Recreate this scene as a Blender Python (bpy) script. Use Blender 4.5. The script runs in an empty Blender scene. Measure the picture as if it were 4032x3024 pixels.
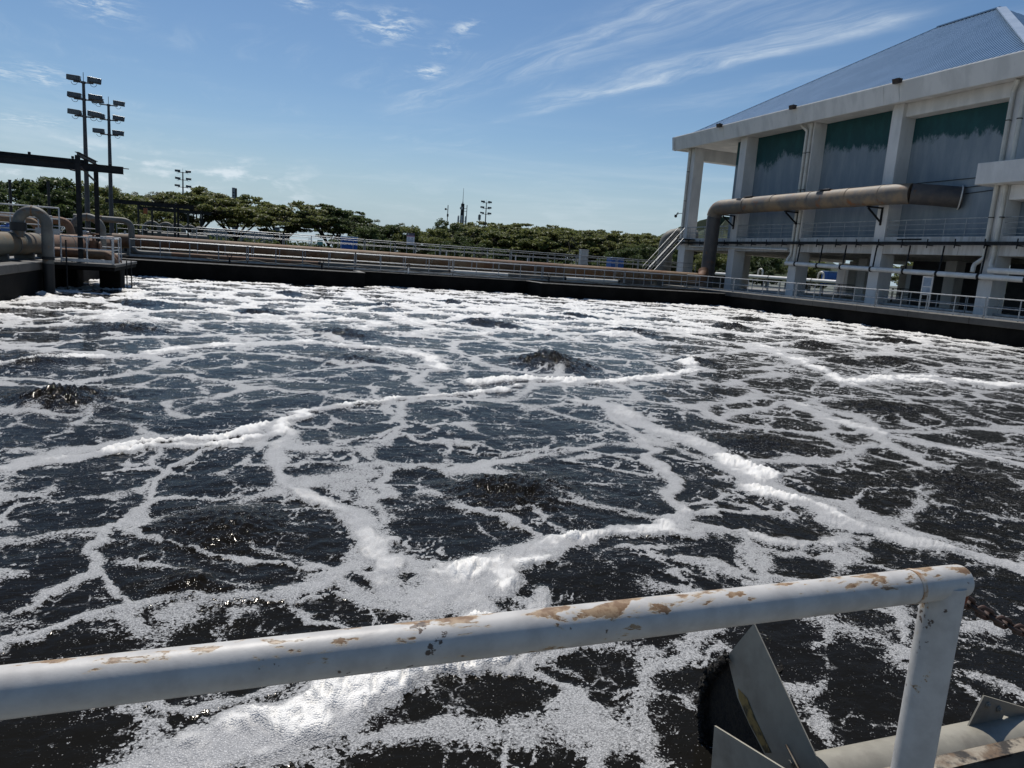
import bpy, math, random
import numpy as np
from mathutils import Matrix, Vector

random.seed(7)
SC = bpy.context.scene
COL = SC.collection
R = math.radians

# ------------------------------------------------------------------ camera
EYE = 1.36
_roll, _p, _yaw, _f = R(3.94), math.atan(490 / 2840.0), -R(20), 2840.0
_Rz = Matrix.Rotation(_yaw, 3, 'Z')
fw = _Rz @ Vector((0, math.cos(_p), -math.sin(_p)))
r0 = _Rz @ Vector((1, 0, 0))
u0 = r0.cross(fw)
rt = math.cos(_roll) * r0 + math.sin(_roll) * u0
up = rt.cross(fw)
cam = bpy.data.cameras.new('camera')
camo = bpy.data.objects.new('camera', cam)
COL.objects.link(camo)
M = Matrix((rt, up, -fw)).transposed().to_4x4()
M.translation = (0, 0, EYE)
camo.matrix_world = M
cam.sensor_width = 36
cam.lens = 36 * _f / 4032
cam.clip_start = 0.02
cam.clip_end = 6000
SC.camera = camo

# ------------------------------------------------------------------ light and sky
SUN_EL, SUN_AZ = 57.0, 1.5           # azimuth measured from +Y towards +X
world = bpy.data.worlds.new('World')
SC.world = world
world.use_nodes = True
SC.view_settings.view_transform = 'Standard'
SC.view_settings.look = 'None'
SC.view_settings.exposure = 0.0
SC.view_settings.gamma = 1.0
SC.view_settings.use_curve_mapping = False
SC.render.engine = 'CYCLES'
SC.cycles.max_bounces = 6
SC.cycles.diffuse_bounces = 3
SC.cycles.glossy_bounces = 3
SC.cycles.transmission_bounces = 2
SC.cycles.caustics_reflective = False
SC.cycles.caustics_refractive = False
SC.cycles.sample_clamp_indirect = 6.0
SC.cycles.use_denoising = True
SC.cycles.denoiser = 'OPENIMAGEDENOISE'

def build_sky():
    nt = world.node_tree
    N, L = nt.nodes, nt.links
    N.clear()
    out = N.new('ShaderNodeOutputWorld')
    bg = N.new('ShaderNodeBackground')
    bg.inputs['Strength'].default_value = 0.08
    L.new(bg.outputs[0], out.inputs[0])
    sky = N.new('ShaderNodeTexSky')
    sky.sky_type = 'NISHITA'
    sky.sun_disc = False
    sky.sun_elevation = R(SUN_EL)
    sky.sun_rotation = R(SUN_AZ)
    sky.air_density = 1.0
    sky.dust_density = 0.3
    sky.ozone_density = 3.2
    sky.altitude = 20
    tc = N.new('ShaderNodeTexCoord')
    sep = N.new('ShaderNodeSeparateXYZ')
    L.new(tc.outputs['Generated'], sep.inputs[0])

    def m(op, a, b=None, c=None, clamp=False):
        n = N.new('ShaderNodeMath'); n.operation = op; n.use_clamp = clamp
        for i, v in enumerate((a, b, c)):
            if v is None: continue
            if isinstance(v, (int, float)): n.inputs[i].default_value = v
            else: L.new(v, n.inputs[i])
        return n.outputs[0]

    def mr(v, a, b, c=0.0, d=1.0):
        n = N.new('ShaderNodeMapRange'); n.interpolation_type = 'SMOOTHSTEP'
        n.inputs['From Min'].default_value = a; n.inputs['From Max'].default_value = b
        n.inputs['To Min'].default_value = c; n.inputs['To Max'].default_value = d
        L.new(v, n.inputs['Value']); return n.outputs[0]

    z = m('MAXIMUM', sep.outputs[2], 0.03)
    pu = m('DIVIDE', sep.outputs[0], z)
    pv = m('DIVIDE', sep.outputs[1], z)
    # cirrus run along the direction (0.19, -0.98) of the cloud sheet
    al = m('ADD', m('MULTIPLY', pu, 0.19), m('MULTIPLY', pv, -0.98))
    ac = m('ADD', m('MULTIPLY', pu, 0.98), m('MULTIPLY', pv, 0.19))

    def noise(x, y, sc, det=6, ro=0.6, dist=0.0, w=0.0):
        cb = N.new('ShaderNodeCombineXYZ')
        L.new(x, cb.inputs[0]); L.new(y, cb.inputs[1]); cb.inputs[2].default_value = w
        n = N.new('ShaderNodeTexNoise'); n.inputs['Scale'].default_value = sc
        n.inputs['Detail'].default_value = det; n.inputs['Roughness'].default_value = ro
        n.inputs['Distortion'].default_value = dist
        L.new(cb.outputs[0], n.inputs['Vector'])
        return n.outputs['Fac']

    bend = m('MULTIPLY', m('SUBTRACT', noise(pu, pv, 0.9, 3), 0.5), 0.35)
    acb = m('ADD', ac, bend)
    fib = noise(m('MULTIPLY', al, 0.30), m('MULTIPLY', acb, 1.5), 3.0, 8, 0.66, 0.9)
    lump = noise(pu, pv, 1.1, 4, 0.55, 0.3, 3.0)
    wisp = noise(m('MULTIPLY', al, 0.8), m('MULTIPLY', acb, 1.6), 5.0, 7, 0.62, 0.8, 6.0)

    def gauss(v, c, w):
        t = m('DIVIDE', m('SUBTRACT', v, c), w)
        return m('POWER', 2.718, m('MULTIPLY', m('MULTIPLY', t, t), -1.0))

    def band(c, w, a0, a1, s):
        g = gauss(acb, c, w)
        g = m('MULTIPLY', g, mr(al, a0, a0 + 0.9))
        g = m('MULTIPLY', g, mr(al, a1 + 0.5, a1))
        return m('MULTIPLY', g, s)

    cov = band(2.0, 0.16, -5.6, -1.0, 0.46)
    cov = m('ADD', cov, band(2.17, 0.14, -4.0, -1.0, 0.30))
    cov = m('ADD', cov, band(2.70, 0.075, -4.9, -2.05, 0.66))
    cov = m('ADD', cov, band(2.55, 0.12, -4.6, -2.1, 0.45))
    cov = m('ADD', cov, band(3.15, 0.16, -4.2, -0.5, 0.28))
    streak = m('MULTIPLY', cov, mr(fib, 0.28, 0.80))
    streak = m('MULTIPLY', streak, mr(wisp, 0.25, 0.75, 0.55, 1.15))
    veil = m('MULTIPLY', m('MULTIPLY', mr(lump, 0.46, 0.75), mr(fib, 0.4, 0.8)), 0.22)

    def puff(x, y, rr, s):
        dx = m('SUBTRACT', pu, x); dy = m('MULTIPLY', m('SUBTRACT', pv, y), 0.5)
        d2 = m('ADD', m('MULTIPLY', dx, dx), m('MULTIPLY', dy, dy))
        return m('MULTIPLY', m('POWER', 2.718, m('DIVIDE', m('MULTIPLY', d2, -1.0), rr * rr)), s)

    pf = None
    for (x, y, rr, s) in ((0.57, 3.53, .11, .95), (0.88, 3.34, .055, .75), (0.88, 3.72, .06, .6), (0.91, 4.22, .075, .95),
                          (0.17, 3.36, .06, .7), (-0.69, 3.9, .13, .7), (-1.29, 5.75, .13, .55), (-1.6, 5.98, .12, .6),
                          (-1.37, 6.1, .1, .6), (-2.18, 8.6, .22, .45), (0.35, 3.42, .06, .4), (-1.9, 8.3, .2, .4)):
        g = puff(x, y, rr, s)
        pf = g if pf is None else m('ADD', pf, g)
    pn = noise(pu, pv, 9.0, 8, 0.66, 0.4, 1.0)
    pf = m('MULTIPLY', pf, mr(pn, 0.42, 0.68))
    # low cumulus and haze bands near the horizon
    az = m('ARCTAN2', sep.outputs[0], sep.outputs[1])
    el = m('ARCSINE', sep.outputs[2])
    ln = noise(m('MULTIPLY', az, 1.0), m('MULTIPLY', el, 3.0), 11.0, 7, 0.6, 0.2, 2.0)
    low = m('MULTIPLY', mr(ln, 0.50, 0.66), m('MULTIPLY', mr(el, 0.03, 0.06), mr(el, 0.115, 0.08)))
    low = m('MULTIPLY', low, mr(az, 0.12, -0.02, 0.12, 0.85))
    hz = noise(m('MULTIPLY', az, 0.6), m('MULTIPLY', el, 6.0), 5.0, 5, 0.55, 0.5, 9.0)
    hband = m('MULTIPLY', mr(hz, 0.42, 0.7), m('MULTIPLY', mr(el, 0.02, 0.06), mr(el, 0.2, 0.09)))
    hband = m('MULTIPLY', hband, 0.2)
    tot = m('ADD', m('ADD', streak, veil), m('ADD', pf, m('ADD', low, hband)))
    tot = m('MULTIPLY', tot, mr(sep.outputs[2], 0.0, 0.05))
    tot = m('MINIMUM', tot, 0.9)
    mix = N.new('ShaderNodeMix'); mix.data_type = 'RGBA'
    L.new(tot, mix.inputs['Factor'])
    hs = N.new('ShaderNodeHueSaturation')
    hs.inputs['Saturation'].default_value = 1.13
    hs.inputs['Value'].default_value = 1.0
    L.new(sky.outputs[0], hs.inputs['Color'])
    hz2 = N.new('ShaderNodeMix'); hz2.data_type = 'RGBA'
    L.new(mr(el, 0.17, 0.0, 0.0, 0.85), hz2.inputs['Factor']); L.new(hs.outputs[0], hz2.inputs[6]); hz2.inputs[7].default_value = (4.75, 6.3, 7.6, 1)
    L.new(hz2.outputs[2], mix.inputs[6])
    mix.inputs[7].default_value = (9.0, 10.1, 11.0, 1)
    L.new(mix.outputs[2], bg.inputs['Color'])

build_sky()

sun = bpy.data.lights.new('sun', 'SUN')
sun.energy = 4.3
sun.angle = R(0.53)
sun.color = (1.0, 0.955, 0.89)
suno = bpy.data.objects.new('sun', sun)
COL.objects.link(suno)
_sd = Vector((math.sin(R(SUN_AZ)) * math.cos(R(SUN_EL)), math.cos(R(SUN_AZ)) * math.cos(R(SUN_EL)), math.sin(R(SUN_EL))))
suno.rotation_euler = _sd.to_track_quat('Z', 'Y').to_euler()
suno.location = (0, 0, 60)

# ------------------------------------------------------------------ materials
def mat(name, c1, c2=None, sc=3.0, lo=.4, hi=.6, c3=None, sc3=14.0, lo3=.55, hi3=.7, rough=.6, metal=0.0, bump=0.0, bsc=30.0,
        stretch=(1, 1, 1), det=6, spec=.5):
    """procedural material: c1 and c2 mixed by one noise, patches of c3 by another"""
    m = bpy.data.materials.new(name); m.use_nodes = True
    nt = m.node_tree; N, L = nt.nodes, nt.links
    b = N['Principled BSDF']
    b.inputs['Roughness'].default_value = rough; b.inputs['Metallic'].default_value = metal
    b.inputs['Specular IOR Level'].default_value = spec
    tc = N.new('ShaderNodeTexCoord')
    mp = N.new('ShaderNodeMapping'); mp.inputs['Scale'].default_value = stretch
    L.new(tc.outputs['Object'], mp.inputs[0])

    def nz(s, d=det):
        n = N.new('ShaderNodeTexNoise'); n.inputs['Scale'].default_value = s; n.inputs['Detail'].default_value = d
        n.inputs['Roughness'].default_value = .62
        L.new(mp.outputs[0], n.inputs['Vector']); return n.outputs['Fac']

    def ramp(v, a, c):
        r = N.new('ShaderNodeMapRange'); r.inputs['From Min'].default_value = a; r.inputs['From Max'].default_value = c
        r.interpolation_type = 'SMOOTHSTEP'
        L.new(v, r.inputs['Value']); return r.outputs[0]

    def mix(f, a, c):
        x = N.new('ShaderNodeMix'); x.data_type = 'RGBA'; L.new(f, x.inputs['Factor'])
        for i, v in ((6, a), (7, c)):
            if isinstance(v, tuple): x.inputs[i].default_value = (*v, 1)
            else: L.new(v, x.inputs[i])
        return x.outputs[2]
    col = c1
    if c2: col = mix(ramp(nz(sc), lo, hi), c1, c2)
    if c3: col = mix(ramp(nz(sc3), lo3, hi3), col, c3)
    if isinstance(col, tuple): b.inputs['Base Color'].default_value = (*col, 1)
    else: L.new(col, b.inputs['Base Color'])
    if bump:
        bp = N.new('ShaderNodeBump'); bp.inputs['Strength'].default_value = bump; bp.inputs['Distance'].default_value = .02
        L.new(nz(bsc), bp.inputs['Height']); L.new(bp.outputs[0], b.inputs['Normal'])
    return m

CONC = mat('weathered_concrete', (.15, .143, .128), (.095, .09, .08), 1.2, c3=(.05, .046, .04), sc3=5, bump=.3)
DARKC = mat('dark_concrete', (.060, .057, .052), (.040, .038, .035), 1.5, c3=(.075, .07, .064), sc3=3, lo3=.62, hi3=.75, bump=.3)  # darker concrete for copings, deck edges and platform slab
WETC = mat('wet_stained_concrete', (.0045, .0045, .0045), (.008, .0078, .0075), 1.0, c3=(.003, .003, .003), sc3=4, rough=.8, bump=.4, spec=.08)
DECKC = mat('deck_concrete', (.20, .188, .165), (.13, .122, .108), 2, c3=(.07, .066, .058), sc3=7, bump=.3)
GROUND = mat('pale_gravel_ground', (.13, .125, .10), (.09, .095, .06), .4, c3=(.05, .065, .03), sc3=.25, lo3=.45, hi3=.6)
GALV = mat('galvanised_rail_steel', (.40, .41, .41), (.29, .30, .31), 4, rough=.45, metal=.35)
WRAIL = mat('white_painted_rail', (.50, .51, .51), (.40, .41, .41), 5, c3=(.30, .20, .12), sc3=9, lo3=.66, hi3=.7, rough=.5)
RUST = mat('rusty_pipe_steel', (.165, .078, .038), (.14, .092, .056), 1.1, lo=.42, hi=.62, c3=(.07, .034, .019), sc3=5, rough=.75, bump=.25, stretch=(1, 1, 1))
TANP = mat('tan_rusty_pipe_steel', (.235, .155, .09), (.19, .098, .045), .8, lo=.38, hi=.62, c3=(.30, .25, .18), sc3=3.4, lo3=.6, hi3=.66, rough=.75, bump=.2)
GREYP = mat('grey_pipe_steel', (.15, .147, .128), (.10, .098, .088), 1.6, c3=(.15, .088, .045), sc3=3, lo3=.58, hi3=.7, rough=.65, bump=.2)
OLIVEP = mat('olive_rusty_pipe_steel', (.10, .098, .075), (.125, .085, .043), 1.0, lo=.45, hi=.62, c3=(.065, .055, .04), sc3=3, rough=.7, bump=.2)
BIGP = mat('weathered_air_pipe_steel', (.225, .165, .105), (.115, .105, .095), .7, lo=.38, hi=.60, c3=(.20, .085, .032), sc3=1.4, lo3=.56, hi3=.68, rough=.6, bump=.15)
DARKP = mat('dark_air_pipe_steel', (.05, .047, .05), (.08, .07, .064), .9, c3=(.14, .07, .032), sc3=1.6, lo3=.60, hi3=.74, rough=.55, bump=.15)
DSTEEL = mat('dark_painted_steel', (.011, .012, .014), (.020, .021, .022), 2.5, c3=(.035, .021, .016), sc3=4, lo3=.62, hi3=.72, rough=.6, spec=.2)
MAST = mat('mast_steel', (.045, .047, .052), (.03, .031, .034), 2, rough=.5)
BLACK = mat('black_rubber', (.012, .012, .012), rough=.6)
LENS = mat('lamp_glass', (.10, .11, .11), (.06, .065, .065), 6, rough=.25)
SILVER = mat('lamp_housing', (.42, .43, .42), (.3, .31, .3), 5, rough=.4, metal=.3)
PLASTER = mat('white_plaster', (.70, .685, .66), (.60, .59, .57), .9, c3=(.42, .405, .38), sc3=3.2, lo3=.64, hi3=.82, rough=.85, bump=.15, stretch=(1, 1, .35))
STAINP = mat('streaked_white_plaster', (.58, .565, .54), (.45, .43, .40), 1.2, c3=(.20, .185, .16), sc3=2.6, lo3=.60, hi3=.74, rough=.85, bump=.15, stretch=(1, 2.2, .3))
PVC = mat('white_pvc_pipe', (.70, .69, .66), (.60, .59, .56), 1.6, c3=(.42, .40, .36), sc3=4, lo3=.66, hi3=.74, rough=.4)
CREAM = mat('cream_pvc_pipe', (.62, .59, .52), (.52, .49, .43), 1.6, c3=(.35, .32, .27), sc3=4, lo3=.66, hi3=.74, rough=.4)
BLUE = mat('blue_corrugated_steel', (.02, .10, .36), (.03, .13, .40), 2, rough=.45)
CABG = mat('pale_grey_cabinet_paint', (.52, .53, .52), (.44, .45, .44), 3, rough=.5)
SIGNW = mat('white_sign_board', (.62, .66, .74), rough=.4)
PURPLE = mat('dark_purple_print', (.035, .02, .07), rough=.4)
PINK = mat('pink_print', (.42, .22, .30), rough=.4)
INK = mat('grey_print', (.20, .22, .27), rough=.5)
GLASSP = mat('hazy_acrylic_panel', (.25, .31, .38), (.18, .23, .30), 2, rough=.15)
BARK = mat('dark_bark', (.055, .045, .035), (.03, .026, .02), 3, rough=.9)
TEAL = None
STAINLESS = mat('dull_painted_plate', (.33, .305, .245), (.275, .255, .205), 5, c3=(.22, .20, .16), sc3=3, rough=.5, metal=.1, bump=.05)
RUSTBEAM = mat('rust_stained_channel', (.30, .26, .20), (.13, .085, .05), 7, lo=.42, hi=.62, c3=(.03, .025, .02), sc3=11, lo3=.5, hi3=.62, rough=.7, bump=.3)
CRUST = mat('black_dried_sludge', (.008, .007, .006), (.022, .018, .012), 30, c3=(.05, .035, .015), sc3=50, lo3=.62, hi3=.7, rough=.85, bump=.8, bsc=60)
OCHRE = mat('ochre_stain', (.30, .20, .06), (.06, .045, .02), 14, lo=.42, hi=.6, rough=.7, bump=.2)
CHAINM = mat('rusty_chain_iron', (.035, .02, .014), (.065, .03, .02), 60, rough=.7)
DARKROOM = mat('plain_dark_wall', (.055, .06, .065), (.04, .043, .048), 1.5, rough=.8)  # near-black tone puts ground-floor shade into the added walls
HILLM = mat('hill_scrub', (.045, .062, .028), (.03, .045, .022), .05, c3=(.06, .075, .035), sc3=.2, rough=1)
FARW = mat('pale_far_wall', (.26, .28, .31), (.22, .24, .27), .2, rough=.8)


def fg_paint():
    """chipped white rail paint over rust"""
    m = bpy.data.materials.new('chipped_white_paint'); m.use_nodes = True
    nt = m.node_tree; N, L = nt.nodes, nt.links
    b = N['Principled BSDF']
    tc = N.new('ShaderNodeTexCoord'); geo = N.new('ShaderNodeNewGeometry')
    def nz(s, st, d=8, ro=.6, ds=0.0):
        mp = N.new('ShaderNodeMapping'); mp.inputs['Scale'].default_value = st; L.new(tc.outputs['Object'], mp.inputs[0])
        n = N.new('ShaderNodeTexNoise'); n.inputs['Scale'].default_value = s; n.inputs['Detail'].default_value = d
        n.inputs['Roughness'].default_value = ro; n.inputs['Distortion'].default_value = ds
        L.new(mp.outputs[0], n.inputs['Vector']); return n.outputs['Fac']
    def mp2(v, a, c, t0=0, t1=1):
        r = N.new('ShaderNodeMapRange'); r.interpolation_type = 'SMOOTHSTEP'
        for k, x in zip(('From Min', 'From Max', 'To Min', 'To Max'), (a, c, t0, t1)): r.inputs[k].default_value = x
        L.new(v, r.inputs['Value']); return r.outputs[0]
    def mth(op, a, c):
        n = N.new('ShaderNodeMath'); n.operation = op
        for i, v in enumerate((a, c)):
            if isinstance(v, (int, float)): n.inputs[i].default_value = v
            else: L.new(v, n.inputs[i])
        return n.outputs[0]
    def mix(f, a, c):
        x = N.new('ShaderNodeMix'); x.data_type = 'RGBA'; L.new(f, x.inputs['Factor'])
        for i, v in ((6, a), (7, c)):
            if isinstance(v, tuple): x.inputs[i].default_value = (*v, 1)
            else: L.new(v, x.inputs[i])
        return x.outputs[2]
    sep = N.new('ShaderNodeSeparateXYZ'); L.new(tc.outputs['Object'], sep.inputs[0])
    # the crown of the top rail is worn by hands: local y/z of the tube
    top = mp2(sep.outputs[2], .012, .028)
    wear = nz(40, (.4, 1, 1), 9, .64, .3)
    big = nz(4.5, (.7, 1, 1), 3)
    thr = mth('ADD', wear, mth('MULTIPLY', mth('SUBTRACT', big, .5), .38))
    thr = mth('ADD', thr, mth('MULTIPLY', top, .135))
    rustm = mp2(thr, .668, .692)
    edge = mp2(thr, .640, .668)
    spots = mp2(mth('ADD', nz(48, (.8, 1, 1), 5, .6), mth('MULTIPLY', mth('SUBTRACT', nz(7, (1, 1, 1), 2), .5), .5)), .70, .735)
    base = mix(mp2(nz(22, (1, 1, 1), 6), .35, .7), (.53, .515, .49), (.43, .415, .395))
    c = mix(edge, base, (.50, .44, .36))
    c = mix(rustm, c, mix(mp2(nz(60, (1, 1, 1), 4), .4, .6), (.20, .12, .065), (.33, .23, .14)))
    c = mix(spots, c, (.10, .075, .06))
    L.new(c, b.inputs['Base Color'])
    b.inputs['Roughness'].default_value = .45; b.inputs['Specular IOR Level'].default_value = .3
    bp = N.new('ShaderNodeBump'); bp.inputs['Strength'].default_value = .35; bp.inputs['Distance'].default_value = .002
    h = mth('SUBTRACT', mth('MULTIPLY', nz(90, (1, 1, 1), 3), .4), rustm)
    L.new(h, bp.inputs['Height']); L.new(bp.outputs[0], b.inputs['Normal'])
    return m
FGPAINT = fg_paint()


def wall_paint():
    """teal band whose lower edge has peeled raggedly, pale blue-grey wash below"""
    m = bpy.data.materials.new('peeling_teal_wall_paint'); m.use_nodes = True
    nt = m.node_tree; N, L = nt.nodes, nt.links
    b = N['Principled BSDF']; b.inputs['Roughness'].default_value = .8
    geo = N.new('ShaderNodeNewGeometry')
    sep = N.new('ShaderNodeSeparateXYZ'); L.new(geo.outputs['Position'], sep.inputs[0])
    def nz(s, st, d=8, ro=.65, ds=0.):
        mp = N.new('ShaderNodeMapping'); mp.inputs['Scale'].default_value = st; L.new(geo.outputs['Position'], mp.inputs[0])
        n = N.new('ShaderNodeTexNoise'); n.inputs['Scale'].default_value = s; n.inputs['Detail'].default_value = d
        n.inputs['Roughness'].default_value = ro; n.inputs['Distortion'].default_value = ds
        L.new(mp.outputs[0], n.inputs['Vector']); return n.outputs['Fac']
    def mp2(v, a, c, t0=0, t1=1):
        r = N.new('ShaderNodeMapRange'); r.interpolation_type = 'SMOOTHSTEP'
        for k, x in zip(('From Min', 'From Max', 'To Min', 'To Max'), (a, c, t0, t1)): r.inputs[k].default_value = x
        L.new(v, r.inputs['Value']); return r.outputs[0]
    def mth(op, a, c):
        n = N.new('ShaderNodeMath'); n.operation = op
        for i, v in enumerate((a, c)):
            if isinstance(v, (int, float)): n.inputs[i].default_value = v
            else: L.new(v, n.inputs[i])
        return n.outputs[0]
    def mix(f, a, c):
        x = N.new('ShaderNodeMix'); x.data_type = 'RGBA'; L.new(f, x.inputs['Factor'])
        for i, v in ((6, a), (7, c)):
            if isinstance(v, tuple): x.inputs[i].default_value = (*v, 1)
            else: L.new(v, x.inputs[i])
        return x.outputs[2]
    rag = mth('MULTIPLY', mth('SUBTRACT', nz(1.0, (1, 1, .6), 9, .66, .5), .5), 2.4)
    rag = mth('ADD', rag, mth('MULTIPLY', mth('SUBTRACT', nz(.35, (1, 1, .4), 2), .5), 2.0))
    h = mth('ADD', sep.outputs[2], rag)
    fine = mth('MULTIPLY', mth('SUBTRACT', nz(7, (1, 1, .5), 6, .7), .5), 1.1)
    tealm = mp2(mth('ADD', h, fine), 10.75, 11.35)
    wash = mix(mp2(nz(1.1, (1, 1.2, .25), 6), .35, .7), (.19, .235, .275), (.26, .305, .335))
    grime = mp2(nz(1.4, (1, 1.2, .3), 6), .5, .8)
    wash = mix(mth('MULTIPLY', grime, .45), wash, (.17, .21, .24))
    teal = mix(mp2(nz(1.5, (1, 1, .5), 5), .4, .7), (.010, .058, .064), (.014, .078, .082))
    L.new(mix(tealm, wash, teal), b.inputs['Base Color'])
    return m
TEAL = wall_paint()


def roof_metal():
    m = mat('blue_roof_sheet', (.11, .225, .37), (.135, .255, .41), .4, rough=.35, metal=.35)
    return m
ROOFM = roof_metal()
RIDGEM = mat('pale_ridge_flashing', (.40, .48, .58), (.34, .42, .52), 1, rough=.4, metal=.3)


def leaf_mat(name, a, bcol, c):
    m = bpy.data.materials.new(name); m.use_nodes = True
    nt = m.node_tree; N, L = nt.nodes, nt.links
    b = N['Principled BSDF']; out = N['Material Output']
    b.inputs['Roughness'].default_value = .55; b.inputs['Specular IOR Level'].default_value = .25
    geo = N.new('ShaderNodeNewGeometry')
    n = N.new('ShaderNodeTexNoise'); n.inputs['Scale'].default_value = .7; n.inputs['Detail'].default_value = 3
    L.new(geo.outputs['Position'], n.inputs['Vector'])
    r = N.new('ShaderNodeMapRange'); r.inputs['From Min'].default_value = .35; r.inputs['From Max'].default_value = .65
    L.new(n.outputs['Fac'], r.inputs['Value'])
    x = N.new('ShaderNodeMix'); x.data_type = 'RGBA'; L.new(r.outputs[0], x.inputs['Factor'])
    x.inputs[6].default_value = (*a, 1); x.inputs[7].default_value = (*bcol, 1)
    y = N.new('ShaderNodeMix'); y.data_type = 'RGBA'
    r2 = N.new('ShaderNodeMath'); r2.operation = 'MULTIPLY'; r2.inputs[1].default_value = .6
    L.new(geo.outputs['Random Per Island'], r2.inputs[0]); L.new(r2.outputs[0], y.inputs['Factor'])
    L.new(x.outputs[2], y.inputs[6]); y.inputs[7].default_value = (*c, 1)
    L.new(y.outputs[2], b.inputs['Base Color'])
    t = N.new('ShaderNodeBsdfTranslucent'); L.new(y.outputs[2], t.inputs['Color'])
    ms = N.new('ShaderNodeMixShader'); ms.inputs[0].default_value = .38
    L.new(b.outputs[0], ms.inputs[1]); L.new(t.outputs[0], ms.inputs[2]); L.new(ms.outputs[0], out.inputs['Surface'])
    return m
LEAF_A = leaf_mat('olive_rain_tree_leaves', (.165, .185, .058), (.12, .145, .048), (.21, .20, .08))
LEAF_B = leaf_mat('dark_green_leaves', (.085, .12, .040), (.058, .088, .034), (.13, .155, .06))
LEAF_C = leaf_mat('yellow_green_leaves', (.17, .195, .058), (.12, .15, .048), (.21, .21, .085))
LEAF_D = leaf_mat('pale_sparse_leaves', (.15, .16, .09), (.12, .13, .075), (.19, .19, .12))


# ------------------------------------------------------------------ mesh helpers
class MB:
    def __init__(s): s.v, s.f = [], []
    def add(s, vs, fs):
        o = len(s.v); s.v += [tuple(p) for p in vs]; s.f += [tuple(i + o for i in f) for f in fs]; return s
    def box(s, lo, hi):
        x0, y0, z0 = lo; x1, y1, z1 = hi
        return s.add([(x0, y0, z0), (x1, y0, z0), (x1, y1, z0), (x0, y1, z0), (x0, y0, z1), (x1, y0, z1), (x1, y1, z1), (x0, y1, z1)],
                     [(0, 3, 2, 1), (4, 5, 6, 7), (0, 1, 5, 4), (1, 2, 6, 5), (2, 3, 7, 6), (3, 0, 4, 7)])
    def bbox(s, lo, hi, b=.012):
        """box with chamfered upright edges and rim"""
        x0, y0, z0 = lo; x1, y1, z1 = hi
        ring = lambda d, z: [(x0 + d + b, y0 + d, z), (x1 - d - b, y0 + d, z), (x1 - d, y0 + d + b, z), (x1 - d, y1 - d - b, z),
                             (x1 - d - b, y1 - d, z), (x0 + d + b, y1 - d, z), (x0 + d, y1 - d - b, z), (x0 + d, y0 + d + b, z)]
        vs = ring(b, z0) + ring(0, z0 + b) + ring(0, z1 - b) + ring(b, z1)
        fs = [tuple(range(7, -1, -1)), tuple(range(24, 32))]
        for k in range(3):
            for i in range(8):
                j = (i + 1) % 8; fs.append((k * 8 + i, k * 8 + j, k * 8 + 8 + j, k * 8 + 8 + i))
        return s.add(vs, fs)
    def beam(s, p, q, w, h, upv=(0, 0, 1)):
        p, q = Vector(p), Vector(q); d = (q - p).normalized(); sd = d.cross(Vector(upv)).normalized() * w / 2; u = sd.cross(d).normalized() * h / 2
        vs = [p - sd - u, p + sd - u, p + sd + u, p - sd + u, q - sd - u, q + sd - u, q + sd + u, q - sd + u]
        return s.add(vs, [(0, 1, 2, 3), (7, 6, 5, 4), (0, 4, 5, 1), (1, 5, 6, 2), (2, 6, 7, 3), (3, 7, 4, 0)])
    def ibeam(s, p, q, w, h, t=.02, upv=(0, 0, 1)):
        p, q = Vector(p), Vector(q); d = (q - p).normalized(); sd = d.cross(Vector(upv)).normalized(); u = sd.cross(d).normalized()
        o = u * (h / 2 - t / 2)
        s.beam(p + o, q + o, w, t, upv); s.beam(p - o, q - o, w, t, upv); s.beam(p, q, t, h - 2 * t, upv); return s
    def tube(s, pts, r, n=12, caps=True, closed=False):
        pts = [Vector(p) for p in pts]; m = len(pts)
        rs = r if isinstance(r, (list, tuple)) else [r] * m
        tn = []
        for i in range(m):
            a = pts[i] - pts[i - 1] if (i or closed) else None
            b = pts[(i + 1) % m] - pts[i] if (i < m - 1 or closed) else None
            t = (a.normalized() + b.normalized()) if a and b else (a or b)
            tn.append(t.normalized())
        ref = Vector((0, 0, 1)) if abs(tn[0].z) < .9 else Vector((1, 0, 0))
        nv = (ref - tn[0] * ref.dot(tn[0])).normalized(); vs = []
        for i in range(m):
            nv = (nv - tn[i] * nv.dot(tn[i])).normalized(); bv = tn[i].cross(nv)
            for k in range(n):
                a = 2 * math.pi * k / n; vs.append(pts[i] + (nv * math.cos(a) + bv * math.sin(a)) * rs[i])
        fs = []
        for i in range(m if closed else m - 1):
            j = (i + 1) % m
            for k in range(n):
                l = (k + 1) % n; fs.append((i * n + k, i * n + l, j * n + l, j * n + k))
        if caps and not closed:
            fs.append(tuple(range(n - 1, -1, -1))); fs.append(tuple((m - 1) * n + k for k in range(n)))
        return s.add(vs, fs)
    def plate(s, poly, off):
        """closed polygon (3-D points) thickened by the vector off"""
        n = len(poly); off = Vector(off); a = [Vector(p) for p in poly]
        return s.add(a + [p + off for p in a], [tuple(range(n - 1, -1, -1)), tuple(range(n, 2 * n))] + [(i, (i + 1) % n, n + (i + 1) % n, n + i) for i in range(n)])
    def mesh(s, name, m, smooth=False):
        me = bpy.data.meshes.new(name); me.from_pydata(s.v, [], s.f); me.materials.append(m)
        if smooth: smooth_by_angle(me)
        me.update(); return me
    def build(s, name, m, parent=None, smooth=False, loc=None):
        o = bpy.data.objects.new(name, s.mesh(name, m, smooth)); COL.objects.link(o)
        if loc: o.location = loc
        if parent: o.parent = parent
        return o

def smooth_by_angle(me, ang=40):
    me.polygons.foreach_set('use_smooth', [True] * len(me.polygons))
    me.set_sharp_from_angle(angle=R(ang))

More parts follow.
